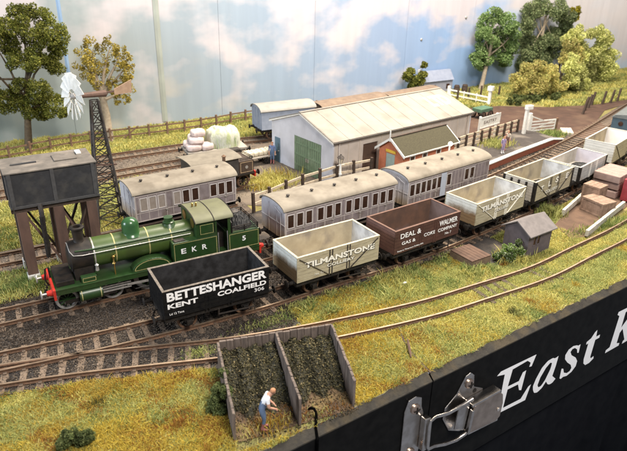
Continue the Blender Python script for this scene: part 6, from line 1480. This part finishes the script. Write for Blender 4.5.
# ================================================================== PEOPLE
def person(label, J, cloth, loc, rz, scale=1., hat=None):
    """one continuous skinned figure facing +x; cloth gives a material per limb group"""
    names = list(J); bm = bmesh.new(); sl = bm.verts.layers.skin.verify(); V = {}
    E = [('pelvis','waist'),('waist','chest'),('chest','neck'),('neck','jaw'),('jaw','crown'),('jaw','nose')]
    for s in 'LR':
        E += [('chest','sh'+s),('sh'+s,'el'+s),('el'+s,'wr'+s),('wr'+s,'pa'+s),('pelvis','hip'+s),('hip'+s,'kn'+s),('kn'+s,'an'+s),('an'+s,'toe'+s),('an'+s,'heel'+s)]
    RAD = dict(pelvis=.135,waist=.125,chest=.15,neck=.062,jaw=.085,crown=.088,nose=.02,sh=.075,el=.052,wr=.034,pa=.036,hip=.105,kn=.072,an=.05,toe=.042,heel=.045)
    for s in 'LR':
        w, e = Vector(J['wr'+s]), Vector(J['el'+s]); d = (w-e).normalized(); J['pa'+s] = w+d*.07; sd = d.cross(Vector((1,0,0.2))).normalized(); J['heel'+s] = Vector(J['an'+s])+Vector((-.05,0,-.03))
        for k in range(4):
            a = 'f%d%s' % (k,s); E += [('pa'+s,a),(a,a+'t')]; J[a] = J['pa'+s]+d*(.055+.008*(k in (1,2)))+sd*(.024*(k-1.5)); J[a+'t'] = Vector(J[a])+d*(.035+.012*(k in (1,2)))+Vector((.012,0,-.012))
            RAD['f%d'%k] = .011; RAD['f%dt'%k] = .009
        a = 'th'+s; E += [('wr'+s,a)]; J[a] = w+d*.05+Vector((.05,0,.0)); RAD['th'] = .011
    def rad(n):
        return RAD.get(n) or RAD.get(n[:-1]) or RAD.get(n[:2]+'t' if n.endswith('t') else n, .03)
    def rr(n):
        if n in RAD: return RAD[n]
        if n[-1] == 't' and n[0] == 'f': return .009
        return RAD.get(n[:-1], .03)
    for n, p in J.items(): V[n] = bm.verts.new(Vector(p)); q = rr(n); V[n][sl].radius = (q, q)
    V['pelvis'][sl].use_root = True
    for a, c in E: bm.edges.new((V[a], V[c]))
    me = bpy.data.meshes.new('person'); bm.to_mesh(me); bm.free(); o = bpy.data.objects.new('person', me); COL.objects.link(o)
    o.modifiers.new('skin','SKIN'); sb = o.modifiers.new('sub','SUBSURF'); sb.levels = 2; sb.render_levels = 2
    dg = bpy.context.evaluated_depsgraph_get(); m2 = bpy.data.meshes.new_from_object(o.evaluated_get(dg)); o.modifiers.clear(); o.data = m2; m2.name = 'person'
    mats = list(dict.fromkeys(cloth.values())); m2.materials.clear()
    for m in mats: m2.materials.append(M[m])
    def group(n):
        k = n[:2]
        if n in ('pelvis','waist') or k in ('hi','kn'): return 'legs'
        if n == 'chest' or k in ('sh',): return 'top'
        if k == 'el': return 'arm'
        if k in ('an','to','he') and n not in ('heel',): return 'feet'
        return 'skin'
    seg = [(Vector(J[a]), Vector(J[c]), a, c) for a, c in E]
    for p in m2.polygons:
        best = None
        for a, c, na, nc in seg:
            d = c-a; u = max(0, min(1, (p.center-a).dot(d)/max(d.length_squared,1e-9))); dist = (p.center-(a+d*u)).length - (rr(na)*(1-u)+rr(nc)*u)*.6
            if best is None or dist < best[0]: best = (dist, na if u < .5 else nc, u, na, nc)
        _, n, u, na, nc = best; gname = group(n)
        if (na[:2], nc[:2]) == ('kn','an'): gname = 'legs' if u < .35 else 'feet'
        if (na, nc) == ('pelvis','waist'): gname = 'legs'
        if (na, nc) == ('waist','chest'): gname = 'top' if u > .25 else 'legs'
        if (na, nc) == ('chest','neck'): gname = 'top' if u < .8 else 'skin'
        p.material_index = mats.index(cloth[gname]); p.use_smooth = True
    tag(o, label, 'person'); o.location = loc; o.rotation_euler = (0,0,rz); o.scale = (scale,)*3
    c, j = Vector(J['crown']), Vector(J['jaw']); ax = (c-j).normalized(); f = (Vector(J['nose'])-j).normalized(); b = MB()
    sd = ax.cross(f).normalized(); k = len(b.v); b.sphere((0,0,0), .102, 14); cen = j.lerp(c,.80)-f*.015
    b.v = [tuple(cen+Vector(v)) for v in b.v if True]
    keep = [fc for fc in b.f if sum(((Vector(b.v[i])-cen).dot(ax)*.9-(Vector(b.v[i])-cen).dot(f)*.6) for i in fc)/len(fc) > -.005]; b.f = keep; b.mi = [0]*len(keep)
    h = b.build('hair' if not hat else 'hat', M[hat or 'hair'], o, smooth=True); sm = h.modifiers.new('thick','SOLIDIFY'); sm.thickness = .012
    eb = MB()
    for s in (-1,1): eb.sphere(j.lerp(c,.45)+f*.083+sd*(.032*s), .011, 8)
    eb.build('eyes', M['under'], o)
    return o
stoop = dict(pelvis=(-.05,0,.93), waist=(.02,0,1.11), chest=(.13,0,1.35), neck=(.23,0,1.49), jaw=(.31,0,1.54), crown=(.37,0,1.635), nose=(.41,0,1.515),
  shL=(.15,.18,1.40), elL=(.17,.24,1.12), wrL=(.33,.17,.97), shR=(.15,-.18,1.40), elR=(.18,-.24,1.12), wrR=(.35,-.16,.99),
  hipL=(-.05,.09,.90), knL=(.05,.10,.49), anL=(.0,.10,.08), toeL=(.19,.12,.04), hipR=(-.05,-.09,.90), knR=(.03,-.10,.49), anR=(-.05,-.10,.08), toeR=(.14,-.13,.04))
stand = dict(pelvis=(0,0,.95), waist=(.01,0,1.12), chest=(.02,0,1.36), neck=(.02,0,1.52), jaw=(.045,0,1.60), crown=(.03,0,1.70), nose=(.15,0,1.62),
  shL=(.0,.19,1.42), elL=(-.01,.25,1.15), wrL=(.08,.24,.92), shR=(.0,-.19,1.42), elR=(-.01,-.25,1.15), wrR=(.08,-.24,.92),
  hipL=(0,.09,.92), knL=(.02,.10,.50), anL=(-.01,.10,.08), toeL=(.17,.12,.04), hipR=(0,-.09,.92), knR=(.02,-.10,.50), anR=(-.01,-.10,.08), toeR=(.17,-.12,.04))
person('stooping man in a white shirt, blue trousers and reddish boots at the left coal bay', dict(stoop), dict(legs='jeans', top='shirt', arm='skin', feet='boots', skin='skin'), (-.66,-8.0,-.20), R(-18), 1.08)
person('man in blue overalls standing at the small blue door of the goods shed', dict(stand), dict(legs='jeans', top='blueover', arm='blueover', feet='boots', skin='skin'), (11.75,19.55,-.23), R(-120), 1.05)
person('woman in a lilac coat on the platform beside the white edging', dict(stand), dict(legs='purple', top='purple', arm='purple', feet='shirt', skin='skin'), (30.0,12.35,.40), R(-100), .85)
person('man in a brown coat and hat, middle of the three platform figures', dict(stand), dict(legs='brownc', top='brownc', arm='brownc', feet='boots', skin='skin'), (30.75,12.95,.40), R(-60), .85, 'brownc')
person('figure in a buff top and brown trousers on the platform, farther from the edge', dict(stand), dict(legs='brownc', top='sack', arm='sack', feet='boots', skin='skin'), (31.6,13.5,.40), R(-150), .85)
